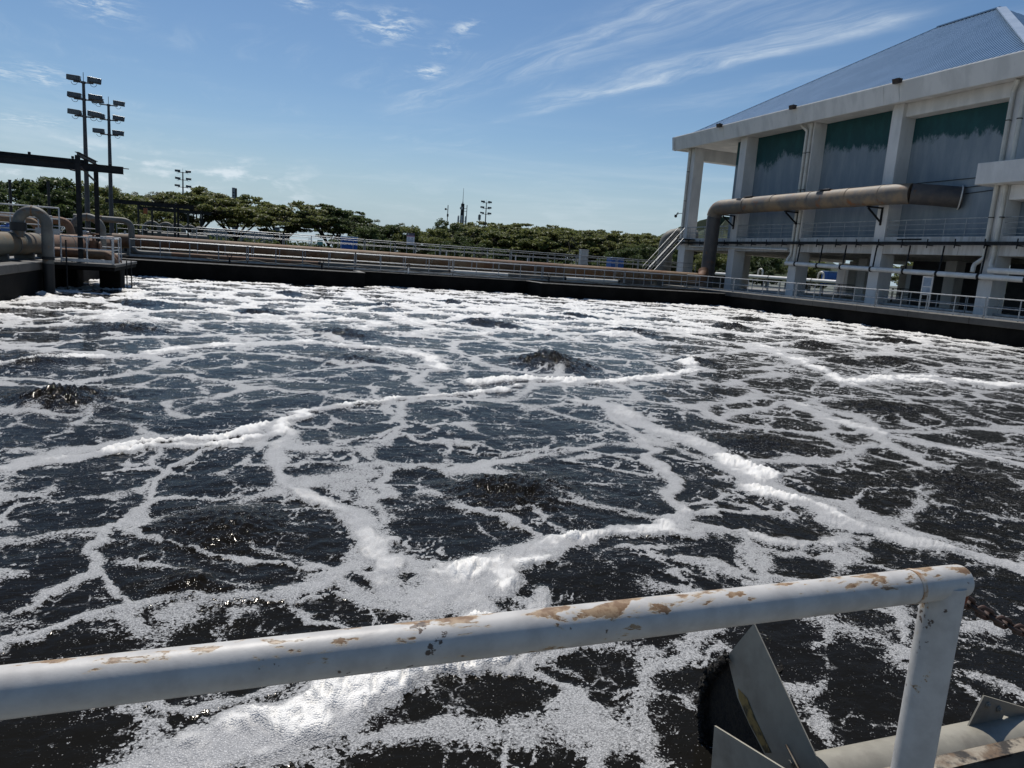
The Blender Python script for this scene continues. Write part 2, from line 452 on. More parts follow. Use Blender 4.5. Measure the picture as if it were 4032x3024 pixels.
def tag(o, label, cat, group=None):
    o['label'] = label; o['category'] = cat
    if group: o['group'] = group
    return o
def thing(name, label, cat, loc=(0, 0, 0), group=None):
    o = bpy.data.objects.new(name, None); COL.objects.link(o); o.location = loc; o.empty_display_size = .2
    return tag(o, label, cat, group)
def struct(o): o['kind'] = 'structure'; return o
def stuff(o): o['kind'] = 'stuff'; return o
def link(name, me, parent, loc=(0, 0, 0), rot=(0, 0, 0), sc=(1, 1, 1)):
    o = bpy.data.objects.new(name, me); COL.objects.link(o); o.parent = parent; o.location = loc; o.rotation_euler = rot; o.scale = sc
    return o
def arc(c, ax, ay, r, a0, a1, n=12):
    c, ax, ay = Vector(c), Vector(ax), Vector(ay)
    return [c + (ax * math.cos(R(a0 + (a1 - a0) * i / n)) + ay * math.sin(R(a0 + (a1 - a0) * i / n))) * r for i in range(n + 1)]
def fillet(pts, r, n=6):
    """round the inner corners of a polyline"""
    P = [Vector(p) for p in pts]; out = [P[0]]
    for i in range(1, len(P) - 1):
        a, b, c = P[i - 1], P[i], P[i + 1]; d1, d2 = (a - b).normalized(), (c - b).normalized()
        ang = d1.angle(d2); t = min(r / math.tan(ang / 2), (a - b).length * .49, (c - b).length * .49)
        p, q = b + d1 * t, b + d2 * t
        for k in range(n + 1):
            u = k / n; out.append(p * (1 - u) ** 2 + b * 2 * u * (1 - u) + q * u * u)
    return out + [P[-1]]

# ------------------------------------------------------------------ numpy noise
def _h(ix, iy, s):
    h = (ix * 374761393 + iy * 668265263 + s * 1442695041) & 0xFFFFFFFF
    h = ((h ^ (h >> 13)) * 1274126177) & 0xFFFFFFFF
    return (h ^ (h >> 16)) & 0xFFFFFFFF
def perlin(x, y, s=0):
    ix = np.floor(x).astype(np.int64); iy = np.floor(y).astype(np.int64); fx = x - ix; fy = y - iy
    u = fx * fx * fx * (fx * (fx * 6 - 15) + 10); v = fy * fy * fy * (fy * (fy * 6 - 15) + 10)
    def g(dx, dy):
        a = _h(ix + dx, iy + dy, s) * (2 * math.pi / 4294967296.0)
        return np.cos(a) * (fx - dx) + np.sin(a) * (fy - dy)
    a, b, c, d = g(0, 0), g(1, 0), g(0, 1), g(1, 1)
    return ((a * (1 - u) + b * u) * (1 - v) + (c * (1 - u) + d * u) * v) * 1.5
def fbm(x, y, s=0, o=4, ro=.5):
    t = 0; am = 1; tot = 0
    for i in range(o):
        t = t + perlin(x * 2 ** i, y * 2 ** i, s + i * 17) * am; tot += am; am *= ro
    return t / tot
def voro(x, y, s=0, jit=.9):
    ix = np.floor(x).astype(np.int64); iy = np.floor(y).astype(np.int64)
    f1 = np.full(x.shape, 9.); f2 = np.full(x.shape, 9.)
    for dx in (-1, 0, 1):
        for dy in (-1, 0, 1):
            a = _h(ix + dx, iy + dy, s) / 4294967296.0; b = _h(ix + dx, iy + dy, s + 91) / 4294967296.0
            d = np.hypot(ix + dx + .5 + (a - .5) * jit - x, iy + dy + .5 + (b - .5) * jit - y)
            m = d < f1; f2 = np.where(m, f1, np.minimum(f2, d)); f1 = np.where(m, d, f1)
    return f1, f2
def sst(x, a, b):
    t = np.clip((x - a) / (b - a), 0, 1); return t * t * (3 - 2 * t)

# ------------------------------------------------------------------ the basin of foaming water
WZ = -1.21
STREAKS = [  # (half width, strength, thickness, points)
 (.30, 1.0, .30, [(5.7, 12.18), (6.32, 11.67), (6.25, 9.91), (6.5, 8.63), (6.22, 7.62), (5.93, 6.55), (6.15, 6.13), (6.06, 5.51), (6.41, 5.07), (6.8, 4.77), (7.4, 4.2)]),
 (.36, 1.0, .62, [(6.4, 8.2), (6.22, 7.62), (5.93, 6.7), (6.1, 6.13), (6.06, 5.6)]),
 (.17, .85, .25, [(6.13, 11.67), (5.53, 9.1), (4.81, 7.4), (4.28, 6.34)]),
 (.17, 1.0, .45, [(4.4, 6.4), (3.74, 5.95), (3.09, 5.75), (2.42, 5.52), (1.78, 5.25), (1.4, 5.1)]),
 (.24, 1.1, 1.0, [(1.15, 5.05), (1.53, 5.2), (1.9, 5.3), (2.35, 5.5), (2.8, 5.66)]),
 (.20, 1.1, 1.0, [(1.53, 5.27), (1.67, 4.83), (1.48, 4.4), (1.22, 4.1), (.9, 3.97), (.66, 3.91), (.4, 3.8), (.23, 3.7)]),
 (.19, 1.05, .8, [(.3, 3.74), (-.21, 3.58), (-.55, 3.42), (-.9, 3.3)]),
 (.16, .8, .3, [(1.0, 4.4), (1.5, 4.0), (1.75, 4.3), (2.2, 4.9)]),
 (.20, .9, .35, [(.26, 10.42), (.35, 8.68), (.62, 7.61), (.83, 6.87), (1.01, 6.24), (1.11, 5.66), (.9, 5.2), (1.16, 4.94)]),
 (.13, .7, .2, [(.51, 5.64), (.71, 5.25), (1.01, 4.95)]),
 (.17, 1.0, .6, [(-3.2, 8.2), (-2.51, 8.65), (-1.97, 9.12), (-1.29, 9.35), (-.54, 9.61), (.07, 10.16), (.69, 11.28)]),
 (.18, .95, .6, [(.4, 10.6), (.69, 11.28), (1.87, 12.13), (3.24, 12.74), (4.84, 13.45), (6.85, 14.49)]),
 (.13, 1.0, .7, [(-1.75, 9.25), (-1.19, 9.77), (-.61, 9.96), (.08, 10.56)]),
 (.42, 1.0, 1.0, [(4.39, 14.21), (5.88, 14.75), (7.35, 14.4)]),
 (.30, .95, .7, [(7.35, 14.35), (9.39, 14.9), (11.27, 16.5), (12.4, 18.6)]),
 (.42, .95, .55, [(-4.41, 15.5), (-3.49, 16.46), (-2.35, 17.27), (-.74, 19.08), (1.19, 20.1), (3.49, 18.95), (4.23, 17.8), (3.94, 15.64)]),
 (.5, .95, .6, [(18.12, 22.62), (15.93, 17.43), (14.65, 14.7), (18.01, 15.14), (19.52, 14.48), (22, 14.6)]),
 (.55, 1.05, 1.0, [(14.6, 14.6), (15.8, 14.95), (17.53, 15.3), (19.44, 14.8)]),
 (.26, .9, .35, [(10.74, 12.28), (10.38, 10.), (10.57, 8.68), (11.12, 7.29)]),
 (.25, .8, .2, [(8.07, 10.84), (10.54, 12.04), (11.1, 10.72), (9.45, 7.71), (8.86, 6.5)]),
 (.10, .8, .12, [(-.53, 9.49), (-1.04, 8.47), (-1.06, 7.29), (-1.25, 6.43), (-1.29, 5.82), (-1.6, 5.37)]),
 (.07, .8, .1, [(-1.06, 7.05), (-.75, 6.34), (-.35, 6.17), (.27, 5.87), (.56, 5.77)]),
 (.24, .8, .12, [(-2.75, 8.1), (-2.3, 7.58), (-2.1, 6.9)]),
 (.06, .75, .1, [(-1.29, 5.82), (-.88, 5.15)]),
 (.07, .8, .15, [(-1.7, 4.9), (-1.0, 5.08), (-.14, 5.13), (.51, 5.26), (.99, 4.97)]),
 (.12, .85, .25, [(4.28, 6.34), (4.93, 6.1), (5.58, 5.99), (5.9, 6.3)]),
 (.16, .8, .3, [(3.69, 5.91), (4.47, 5.78), (4.99, 5.44), (5.74, 5.31)]),
 (.14, .72, .1, [(3.7, 5.2), (3.91, 4.99), (4.38, 4.71), (4.94, 4.24), (4.57, 3.51)]),
 (.15, .72, .1, [(4.43, 5.72), (4.32, 5.01), (4.37, 4.36), (4.66, 3.98), (5.4, 3.6)]),
 (.11, .75, .08, [(1.59, 4.06), (1.77, 3.7), (1.89, 3.3), (1.84, 2.92), (1.9, 2.4)]),
 (.12, .7, .08, [(1.5, 4.1), (1.94, 4.15), (2.6, 4.35), (3.17, 4.3)]),
 (.06, .7, .05, [(2.15, 3.51), (2.63, 3.77), (3.09, 3.84)]),
 (.07, .7, .08, [(-.6, 4.17), (-.11, 3.96), (.41, 4.02)]),
 (.3, .75, .15, [(6.53, 8.02), (7.71, 7.9), (9.64, 8.76)]),
 (.09, .75, .1, [(2.32, 8.27), (3.28, 8.93), (4.32, 8.95), (5.0, 8.19)]),
 (.1, .7, .1, [(1.06, 9.47), (1.72, 10.19), (2.1, 9.39), (2.74, 9.33)]),
 (.11, .75, .1, [(1.76, 8.34), (1.44, 7.5), (1.13, 7.1)]),
 (.12, .75, .2, [(2.52, 5.71), (2.21, 6.4), (1.95, 6.84)]),
]
BOILS = [(2.75, 7.24, 1.0, .16), (-.3, 6.69, .9, .10), (-2.7, 12.35, 1.2, .26), (7.2, 16.97, 1.8, .34), (2.65, 22.15, 1.8, .22), (-3.2, 21.96, 1.9, .24),
         (20.5, 18.52, 1.8, .26), (21.0, 23.16, 1.8, .22), (-.4, 5.37, .45, .08), (2.23, 17.2, 1.4, .12), (8.57, 26.99, 1.8, .26), (14.2, 25.5, 1.8, .26),
         (9.07, 6.66, 1.3, .10), (12.54, 11.54, 1.5, .12), (-4.12, 16.09, 1.5, .1), (12.14, 17.92, 1.3, .14), (18.13, 18.4, 1.3, .16),
         (.15, 28.2, 1.6, .2), (14.99, 32.31, 1.8, .26), (5.5, 33.5, 1.7, .26), (22.5, 30.5, 1.7, .26), (28, 25.5, 1.7, .24), (-4, 30, 1.6, .2),
         (10.5, 38.5, 1.7, .24), (19.5, 39.5, 1.7, .24), (1.5, 39.5, 1.7, .24), (28, 36, 1.7, .24), (27.5, 44, 1.6, .2), (7.49, 9.0, 1.0, .06)]

def build_water():
    phi = [-100.0]
    while phi[-1] < 110:
        p = phi[-1]; phi.append(p + (0.08 if -20 < p < 60 else 1.6))
    phi = np.radians(np.array(phi))
    r = [1.7]
    while r[-1] < 78: r.append(r[-1] + max(.011, r[-1] * .0062))
    r = np.array(r)
    PH, RR = np.meshgrid(phi, r)
    X, Y = RR * np.sin(PH), RR * np.cos(PH)
    x0, x1, y0, y1 = -8.3, 36.4, 1.02, 53.2
    ins = (X > x0 - 1) & (X < x1 + 1) & (Y > y0 - 1) & (Y < y1 + 1)
    nr, nc = X.shape
    X = np.clip(X, x0, x1); Y = np.clip(Y, y0, y1)
    keep = ins[:-1, :-1] & ins[1:, 1:] & ins[:-1, 1:] & ins[1:, :-1]
    used = np.zeros(X.shape, bool)
    used[:-1, :-1] |= keep; used[1:, 1:] |= keep; used[:-1, 1:] |= keep; used[1:, :-1] |= keep
    idx = -np.ones(X.shape, np.int64); idx[used] = np.arange(used.sum())
    x = X[used]; y = Y[used]
    q = np.stack([idx[:-1, :-1][keep], idx[:-1, 1:][keep], idx[1:, 1:][keep], idx[1:, :-1][keep]], 1)
    # ---- fields in world metres
    wx = x + .42 * fbm(x * .55, y * .55, 3, 3) + .17 * fbm(x * 2.1, y * 2.1, 5, 3) + .045 * fbm(x * 8, y * 8, 7, 2)
    wy = y + .42 * fbm(x * .55 + 9, y * .55, 4, 3) + .17 * fbm(x * 2.1, y * 2.1 + 7, 6, 3) + .045 * fbm(x * 8, y * 8 + 5, 8, 2)
    dens = np.zeros_like(x); thick = np.zeros_like(x); halo = np.zeros_like(x)
    for hw, st, th, pts in STREAKS:
        P = np.array(pts); lo = P.min(0) - 3 * hw - .7; hi = P.max(0) + 3 * hw + .7
        k = np.where((x > lo[0]) & (x < hi[0]) & (y > lo[1]) & (y < hi[1]))[0]
        if not len(k): continue
        px, py = wx[k], wy[k]; best = np.full(len(k), 99.)
        for a, b in zip(P[:-1], P[1:]):
            d = b - a; L2 = d @ d
            t = np.clip(((px - a[0]) * d[0] + (py - a[1]) * d[1]) / L2, 0, 1)
            best = np.minimum(best, np.hypot(px - a[0] - t * d[0], py - a[1] - t * d[1]))
        wv = hw * np.maximum(.25, .85 + 1.0 * fbm(px * .9, py * .9, int(hw * 100), 3))
        g = np.exp(-(best / np.maximum(wv, .02)) ** 2)
        halo[k] = np.maximum(halo[k], np.exp(-(best / (np.maximum(wv, .02) * 2.4)) ** 2))
        dens[k] = np.maximum(dens[k], st * g * (1.0 + .25 * th))
        thick[k] = np.maximum(thick[k], th * sst(g, .25, 1.0))
    boil = np.zeros_like(x); mound = np.zeros_like(x); rad = np.full(x.shape, 99.)
    for bx, by, br, bh in BOILS:
        d = np.hypot(wx - bx, wy - by) / br
        boil = np.maximum(boil, np.exp(-d ** 2 * 1.1))
        mound = np.maximum(mound, bh * np.exp(-(d * 1.9) ** 2))
        rad = np.minimum(rad, d)
    far = sst(y, 11, 34)
    # cell walls between boils, three sizes
    a1, a2 = voro(wx * .33 + .3, wy * .33, 11); big = np.exp(-((a2 - a1) / .10) ** 2)
    b1, b2 = voro(wx * .95, wy * 1.0 + .4, 23); med = np.exp(-((b2 - b1) / .13) ** 2)
    c1, c2 = voro(wx * 2.6, wy * 2.7, 37); sml = np.exp(-((c2 - c1) / .13) ** 2)
    e1, e2 = voro(wx * 6.2, wy * 6.2, 53); tin = np.exp(-((e2 - e1) / .16) ** 2)
    n1 = fbm(x * .5, y * .5, 61, 3); n2 = fbm(x * 1.3 + 5, y * 1.3, 71, 3); n3 = fbm(x * 3.1, y * 3.1 + 3, 81, 3)
    bg = .20 + .10 * n1
    bg = np.maximum(bg, big * (.64 + .40 * n1))
    bg = np.maximum(bg, med * (.58 + .50 * n2 + .14 * n1))
    bg = np.maximum(bg, sml * (.40 + .55 * n2 + .30 * n1))
    bg = np.maximum(bg, tin * (.34 + .5 * n3 + .3 * n2))
    patch = sst(fbm(x * .8 + 3, y * .8, 101, 4), .12, .5)
    bg = np.maximum(bg, .62 * patch * (.75 + .5 * n3 + .25 * sml))
    bg = bg + halo * (.05 + .09 * sml + .10 * tin + .22 * n3)
    bgf = .27 + .50 * np.exp(-((a2 - a1) / .20) ** 2) + .30 * n1 + .26 * med + .14 * n2 + .12 * n3 + .10 * patch
    bg = bg * (1 - far) + far * bgf
    bg = bg + .05 * sst(x, 3, 10) + .05 * sst(y, 7, 14) * (1 - far)
    near = sst(y, 8.5, 4.5)
    bg = bg - .07 * near
    dens = np.maximum(dens, bg) + .08 * n3
    dens = dens + far * (dens - .52) * .5
    dens = dens * (1 - .55 * sst(boil, .5, .95))
    thick = np.maximum(thick, far * sst(dens + .25 * n2, .58, .95) * .9)
    thick = np.maximum(thick, .0)
    thick = np.clip(thick * (.25 + 1.0 * sst(n2 + .35 * n3, -.28, .22)), 0, 1)
    # ---- heights
    chop = .6 + 1.6 * boil
    h = .035 * fbm(x * .45, y * .45, 201, 2) + .020 * fbm(x * 1.6, y * 1.6, 211, 3) * chop + .0085 * fbm(x * 6, y * 6, 221, 3) * chop
    rg = 1 - 2.2 * np.abs(fbm(x * 2.6, y * 2.6, 231, 3, .6)); rg2 = 1 - 2.2 * np.abs(fbm(x * 7.5, y * 7.5, 237, 2, .6))
    h += mound * (.34 + .36 * rg + .26 * rg2 + .4 * fbm(x * 1.2, y * 1.2, 239, 2))
    fo = sst(dens, .42, .62)
    lum = np.abs(fbm(wx * 5.5, wy * 5.5, 241, 3, .6)); lum2 = np.abs(fbm(wx * 15, wy * 15, 251, 2))
    h += fo * .008 + thick * (.020 + .050 * (.32 - np.minimum(lum, .32)) / .32 + .022 * (.3 - np.minimum(lum2, .3)) / .3) * (1 + .15 * far)
    V = np.empty((len(x), 3)); V[:, 0] = x; V[:, 1] = y; V[:, 2] = WZ + h
    me = bpy.data.meshes.new('water')
    me.vertices.add(len(V)); me.vertices.foreach_set('co', V.ravel())
    me.loops.add(q.size); me.loops.foreach_set('vertex_index', q.ravel().astype(np.int32))
    me.polygons.add(len(q)); me.polygons.foreach_set('loop_start', np.arange(0, q.size, 4, dtype=np.int32))
    me.polygons.foreach_set('use_smooth', np.ones(len(q), bool))
    me.update(calc_edges=True)
    for nm, arr in (('foam', dens), ('thick', thick), ('boil', boil), ('lace', 1 - .3 * far), ('far', far)):
        at = me.attributes.new(nm, 'FLOAT', 'POINT'); at.data.foreach_set('value', arr.astype(np.float32))
    me.materials.append(water_mat())
    o = bpy.data.objects.new('water', me); COL.objects.link(o); struct(o)

def water_mat():
    m = bpy.data.materials.new('foaming_dark_water'); m.use_nodes = True
    nt = m.node_tree; N, L = nt.nodes, nt.links
    N.clear()
    out = N.new('ShaderNodeOutputMaterial')
    geo = N.new('ShaderNodeNewGeometry')
    def att(n):
        a = N.new('ShaderNodeAttribute'); a.attribute_name = n; return a.outputs['Fac']
    foam, thick, boil, lace = att('foam'), att('thick'), att('boil'), att('lace')
    def nz(s, d=5, ro=.6, ds=0., st=(1, 1, 1)):
        mp = N.new('ShaderNodeMapping'); mp.inputs['Scale'].default_value = st; L.new(geo.outputs['Position'], mp.inputs[0])
        n = N.new('ShaderNodeTexNoise'); n.inputs['Scale'].default_value = s; n.inputs['Detail'].default_value = d
        n.inputs['Roughness'].default_value = ro; n.inputs['Distortion'].default_value = ds
        L.new(mp.outputs[0], n.inputs['Vector']); return n.outputs['Fac']
    def vo(s, feat='F1'):
        n = N.new('ShaderNodeTexVoronoi'); n.feature = feat; n.inputs['Scale'].default_value = s
        L.new(geo.outputs['Position'], n.inputs['Vector']); return n
    def mp2(v, a, c, t0=0, t1=1):
        r = N.new('ShaderNodeMapRange'); r.interpolation_type = 'SMOOTHSTEP'
        for k, x in zip(('From Min', 'From Max', 'To Min', 'To Max'), (a, c, t0, t1)): r.inputs[k].default_value = x
        L.new(v, r.inputs['Value']); return r.outputs[0]
    def mth(op, a, c=None):
        n = N.new('ShaderNodeMath'); n.operation = op
        for i, v in enumerate((a, c)):
            if v is None: continue
            if isinstance(v, (int, float)): n.inputs[i].default_value = v
            else: L.new(v, n.inputs[i])
        return n.outputs[0]
    def mix(f, a, c):
        x = N.new('ShaderNodeMix'); x.data_type = 'RGBA'; L.new(f, x.inputs['Factor'])
        for i, v in ((6, a), (7, c)):
            if isinstance(v, tuple): x.inputs[i].default_value = (*v, 1)
            else: L.new(v, x.inputs[i])
        return x.outputs[2]
    f1 = nz(6.0, 8, .70, .6)
    f2 = nz(24.0, 6, .70, .4)
    dn = mth('ADD', mth('MULTIPLY', mth('SUBTRACT', f1, .5), .56), mth('MULTIPLY', mth('SUBTRACT', f2, .5), .52))
    f3 = nz(40.0, 3, .6, .2)
    dn = mth('ADD', dn, mth('MULTIPLY', mth('SUBTRACT', f3, .5), .80))
    d = mth('ADD', foam, mth('MULTIPLY', dn, lace))
    mask = mp2(d, .49, .545)
    # foam flecks on the open water, painted white to serve as sun glints too
    vb = vo(58.0); fleck_glints = mth('MULTIPLY', mp2(vb.outputs['Distance'], .27, .17), mp2(mth('ADD', d, mth('MULTIPLY', boil, .25)), .10, .42))
    fleck_glints = mth('MULTIPLY', fleck_glints, mp2(nz(19, 5, .7), .47, .57))
    mask = mth('MAXIMUM', mask, mth('MULTIPLY', fleck_glints, .95))
    # fine web of foam threads drawn over the dark water
    def web(sc, w, n0, n1, ns):
        wv = N.new('ShaderNodeTexNoise'); wv.inputs['Scale'].default_value = sc * .45; wv.inputs['Detail'].default_value = 3; L.new(geo.outputs['Position'], wv.inputs['Vector'])
        va = N.new('ShaderNodeVectorMath'); va.operation = 'MULTIPLY_ADD'; L.new(wv.outputs['Color'], va.inputs[0]); va.inputs[1].default_value = (1.9 / sc,) * 3; L.new(geo.outputs['Position'], va.inputs[2])
        v = N.new('ShaderNodeTexVoronoi'); v.feature = 'DISTANCE_TO_EDGE'; v.inputs['Scale'].default_value = sc; L.new(va.outputs[0], v.inputs['Vector'])
        ln = mp2(v.outputs['Distance'], w, w * .35)
        return mth('MULTIPLY', ln, mp2(mth('ADD', nz(ns, 4, .65), mth('MULTIPLY', mth('SUBTRACT', foam, .3), .45)), n0, n1))
    wb1 = mth('MAXIMUM', web(3.6, .050, .52, .62, 2.3), web(9.0, .060, .58, .68, 4.0))
    wb1 = mth('MULTIPLY', wb1, mp2(nz(46, 4, .7), .44, .56))
    mask = mth('MAXIMUM', mask, mth('MULTIPLY', wb1, mth('MULTIPLY', lace, .9)))
    bub = vo(105.0); bub2 = vo(210.0)
    rafts = mp2(d, .52, 1.05)
    holes = mp2(nz(75, 3, .68), .42, .58)
    thin = mix(holes, (.17, .172, .172), (.46, .46, .455))
    mid = mix(mp2(bub.outputs['Distance'], .12, .5), mix(holes, (.42, .42, .42), (.74, .735, .72)), (.36, .36, .36))
    tk = mix(nz(22, 5, .65), (.89, .875, .84), (.80, .785, .745))
    fc = mix(rafts, thin, mid)
    fc = mix(mth('MAXIMUM', mp2(thick, .2, .75), mth('MULTIPLY', att('far'), .75)), fc, tk)
    fb = N.new('ShaderNodeBsdfPrincipled')
    fc = mix(mth('MULTIPLY', fleck_glints, mp2(mask, 1.2, .0)), fc, (.92, .92, .90))  # white tint on the flecks paints in sun sparkle
    L.new(fc, fb.inputs['Base Color']); fb.inputs['Roughness'].default_value = .42
    fb.inputs['Specular IOR Level'].default_value = .18
    bp = N.new('ShaderNodeBump'); bp.inputs['Strength'].default_value = .5; bp.inputs['Distance'].default_value = .016
    hb = mth('ADD', mth('MULTIPLY', mth('POWER', bub.outputs['Distance'], 2.0), -1.1), mth('MULTIPLY', nz(34, 5, .7), .9))
    hb = mth('ADD', hb, mth('MULTIPLY', bub2.outputs['Distance'], -.25))
    hb = mth('ADD', hb, mth('MULTIPLY', nz(12, 4, .6), mth('MULTIPLY', thick, 1.2)))
    L.new(hb, bp.inputs['Height']); L.new(bp.outputs[0], fb.inputs['Normal'])
    wb = N.new('ShaderNodeBsdfPrincipled')
    L.new(mix(boil, (.0085, .0080, .0068), (.0085, .0070, .005)), wb.inputs['Base Color'])
    wb.inputs['Roughness'].default_value = .07
    wb.inputs['IOR'].default_value = 1.333
    wb.inputs['Specular IOR Level'].default_value = .05; wb.inputs['Specular Tint'].default_value = (1, .90, .78, 1)
    b2 = N.new('ShaderNodeBump'); b2.inputs['Distance'].default_value = .03
    L.new(mp2(boil, .1, .8, .40, .75), b2.inputs['Strength'])
    hw = mth('ADD', nz(3.2, 2, .5, .6, (1, 1.6, 1)), mth('MULTIPLY', nz(13, 2, .5, .4, (1, 1.5, 1)), .34))
    sp = vo(30.0); dome = mth('MULTIPLY', mp2(sp.outputs['Distance'], .30, .02), mp2(nz(9, 4, .65), .44, .56))
    hw = mth('ADD', hw, mth('MULTIPLY', dome, .42))
    sp2 = vo(62.0); dome2 = mth('MULTIPLY', mp2(sp2.outputs['Distance'], .28, .02), mp2(nz(11, 4, .65), .46, .58))
    hw = mth('ADD', hw, mth('MULTIPLY', dome2, .24))
    L.new(hw, b2.inputs['Height']); L.new(b2.outputs[0], wb.inputs['Normal'])
    ms = N.new('ShaderNodeMixShader'); L.new(mask, ms.inputs[0]); L.new(wb.outputs[0], ms.inputs[1]); L.new(fb.outputs[0], ms.inputs[2])
    L.new(ms.outputs[0], out.inputs['Surface'])
    return m

build_water()

# ------------------------------------------------------------------ ground, basin walls, decks
def build_setting():
    g = MB()
    Z = -.35; Rr = 2500.0
    xs = [-Rr, -8.4, 36.3, Rr]; ys = [-Rr, 1.0, 53.6, Rr]
    for i in range(3):
        for j in range(3):
            if i == 1 and j == 1: continue
            if i == 1 and j == 0:
                pass
            g.add([(xs[i], ys[j], Z), (xs[i + 1], ys[j], Z), (xs[i + 1], ys[j + 1], Z), (xs[i], ys[j + 1], Z)], [(0, 1, 2, 3)])
    struct(g.build('ground', GROUND))
    # far wall: two blocks standing out on either side of a recess
    t = thing('basin_wall', 'black wet concrete far wall of the foaming basin with a recessed middle', 'basin wall', (12, 49, WZ))
    def P(name, lo, hi, m=WETC):
        b = MB().bbox((lo[0] - 12, lo[1] - 49, lo[2] - WZ), (hi[0] - 12, hi[1] - 49, hi[2] - WZ), .02); return b.build(name, m, t)
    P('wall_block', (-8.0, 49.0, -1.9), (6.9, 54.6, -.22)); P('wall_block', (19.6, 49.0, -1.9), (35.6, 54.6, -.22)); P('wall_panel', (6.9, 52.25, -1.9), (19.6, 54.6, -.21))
    P('coping', (-8.0, 48.96, -.22), (6.94, 49.35, -.17), DECKC); P('coping', (19.56, 48.96, -.22), (35.6, 49.35, -.17), DECKC)
    P('coping', (6.55, 49.35, -.22), (6.94, 52.2, -.17), DECKC); P('coping', (19.56, 49.35, -.22), (19.95, 52.2, -.17), DECKC)
    P('coping', (6.55, 52.2, -.21), (19.95, 52.5, -.16), DECKC)
    P('ledge', (-8.0, 52.9, -.22), (35.6, 54.6, -.13), WETC)  # near-black colour cuts sunlight bounced onto the pipe behind
    # right-hand wall with its walkway deck
    t = thing('basin_wall', 'dark concrete wall under the walkway of the white building', 'basin wall', (35.6, 30, WZ))
    b = MB()
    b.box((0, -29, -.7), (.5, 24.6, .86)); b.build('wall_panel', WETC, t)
    for k in range(14):
        y0 = -29 + k * 3.83
        MB().bbox((-.22, y0, .86), (.5, y0 + 3.815, 1.20), .015).build('deck_edge', DARKC, t)
        MB().box((-.20, y0 + .02, 1.201), (.05, y0 + 3.80, 1.208)).build('lit_edge_strip', DECKC, t)  # pale strip paints a thin sunlit edge along the dark deck
    # left wall and deck
    t = thing('basin_wall', 'dark left wall of the basin below the big olive pipe', 'basin wall', (-8, 28, WZ))
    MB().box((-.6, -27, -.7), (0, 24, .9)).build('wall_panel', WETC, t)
    for k in range(8):
        y0 = -27 + k * 4.2
        MB().bbox((-1.0, y0, .9), (.06, y0 + 4.185, 1.215), .02).build('coping', DARKC, t)
    s = MB().box((-40, 1, -.5), (-9.0, 34.6, -.005)).build('left_deck', DECKC); struct(s)
    s = MB().box((-40, 34.6, -.5), (-8.02, 54.6, -.008)).build('back_left_deck', DECKC); struct(s)
    s = MB().box((36.1, .5, -.4), (75, 72, -.01)).build('building_deck', DECKC); struct(s)
    # near walkway the photograph is taken from
    s = MB().box((-7.9, -4, -.45), (35, 1.0, -.28)).build('near_walkway', DECKC); struct(s)
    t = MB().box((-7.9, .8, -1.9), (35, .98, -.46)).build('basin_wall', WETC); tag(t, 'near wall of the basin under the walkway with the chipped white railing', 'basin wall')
    # raised second tank behind the pipes
    t = thing('concrete_tank', 'raised concrete tank top behind the long rusty pipe', 'tank', (15, 61, -.35))
    MB().bbox((-27, 0, 0), (30, 9, 1.42), .03).build('tank_wall', CONC, t)
    MB().bbox((-27.1, -.15, 1.42), (30.1, .5, 1.56), .02).build('coping', DECKC, t)
    MB().bbox((-27.0, 8.5, 1.42), (30.1, 9.1, 1.56), .02).build('coping', DECKC, t)

build_setting()

# ------------------------------------------------------------------ railings
def railing(label, p0, p1, zb, h=1.15, panel=6.6, sp=1.64, r=.03, m=GALV, toe=True, mids=(.55,), group=None, name='railing', post0=True, toe_m=None):
    p0, p1 = Vector((*p0, zb)), Vector((*p1, zb)); d = p1 - p0; Lg = d.length; d.normalize()
    t = thing(name, label, 'railing', p0, group); rot = math.atan2(d.y, d.x); t.rotation_euler = (0, 0, rot)
    npn = max(1, round(Lg / panel)); pl = Lg / npn; g = .11
    ln = pl - g
    top = MB().tube([(0, 0, 0), (ln, 0, 0)], r, 8).mesh('top_rail', m, True)
    mid = MB().tube([(0, 0, 0), (ln, 0, 0)], r * .8, 8).mesh('mid_rail', m, True)
    post = MB().tube([(0, 0, 0), (0, 0, h)], r, 8).mesh('post', m, True)
    if toe: tb = MB().box((0, -.006, 0), (ln, .006, .13)).mesh('toe_board', toe_m or m)
    for i in range(npn):
        x = i * pl + g / 2
        link('top_rail', top, t, (x, 0, h)); 
        for q in mids: link('mid_rail', mid, t, (x, 0, h * q))
        if toe: link('toe_board', tb, t, (x, -r - .008, .03))
        nb = max(1, round(ln / sp))
        for k in range(nb + 1): link('post', post, t, (x + ln * k / nb, 0, 0))
    return t

railing('long galvanised railing along the far wall in front of the thin grey pipe', (-7.6, 52.55), (35.3, 52.55), -.13, 1.11, 7.1, 1.72)
railing('long galvanised railing behind the thin grey pipe, close before the rusty pipe', (-7.2, 54.3), (35.2, 54.3), -.13, 1.13, 7.0, 1.75, toe=False)
railing('galvanised railing on the raised tank top in front of the trees', (-4.3, 62), (41, 62), 1.22, .92, 6.6, 2.0, toe=False)
railing('thin galvanised railing on the far side of the raised tank top', (-11, 69.6), (44, 69.6), 1.22, .85, 8, 2.2, toe=False, r=.024)
railing('bright galvanised railing along the walkway of the white building', (35.72, 55.6), (35.72, 6), 0, 1.06, 7.6, 1.9)
railing('dull railing under the white building between its front columns', (40.9, 57), (40.9, 8), 0, 1.03, 6.2, 2.05, toe=True)
railing('dark railing at the back of the open ground floor of the white building', (60.8, 64), (60.8, 44), 0, 1.1, 6.6, 1.6, m=DSTEEL, toe=False)
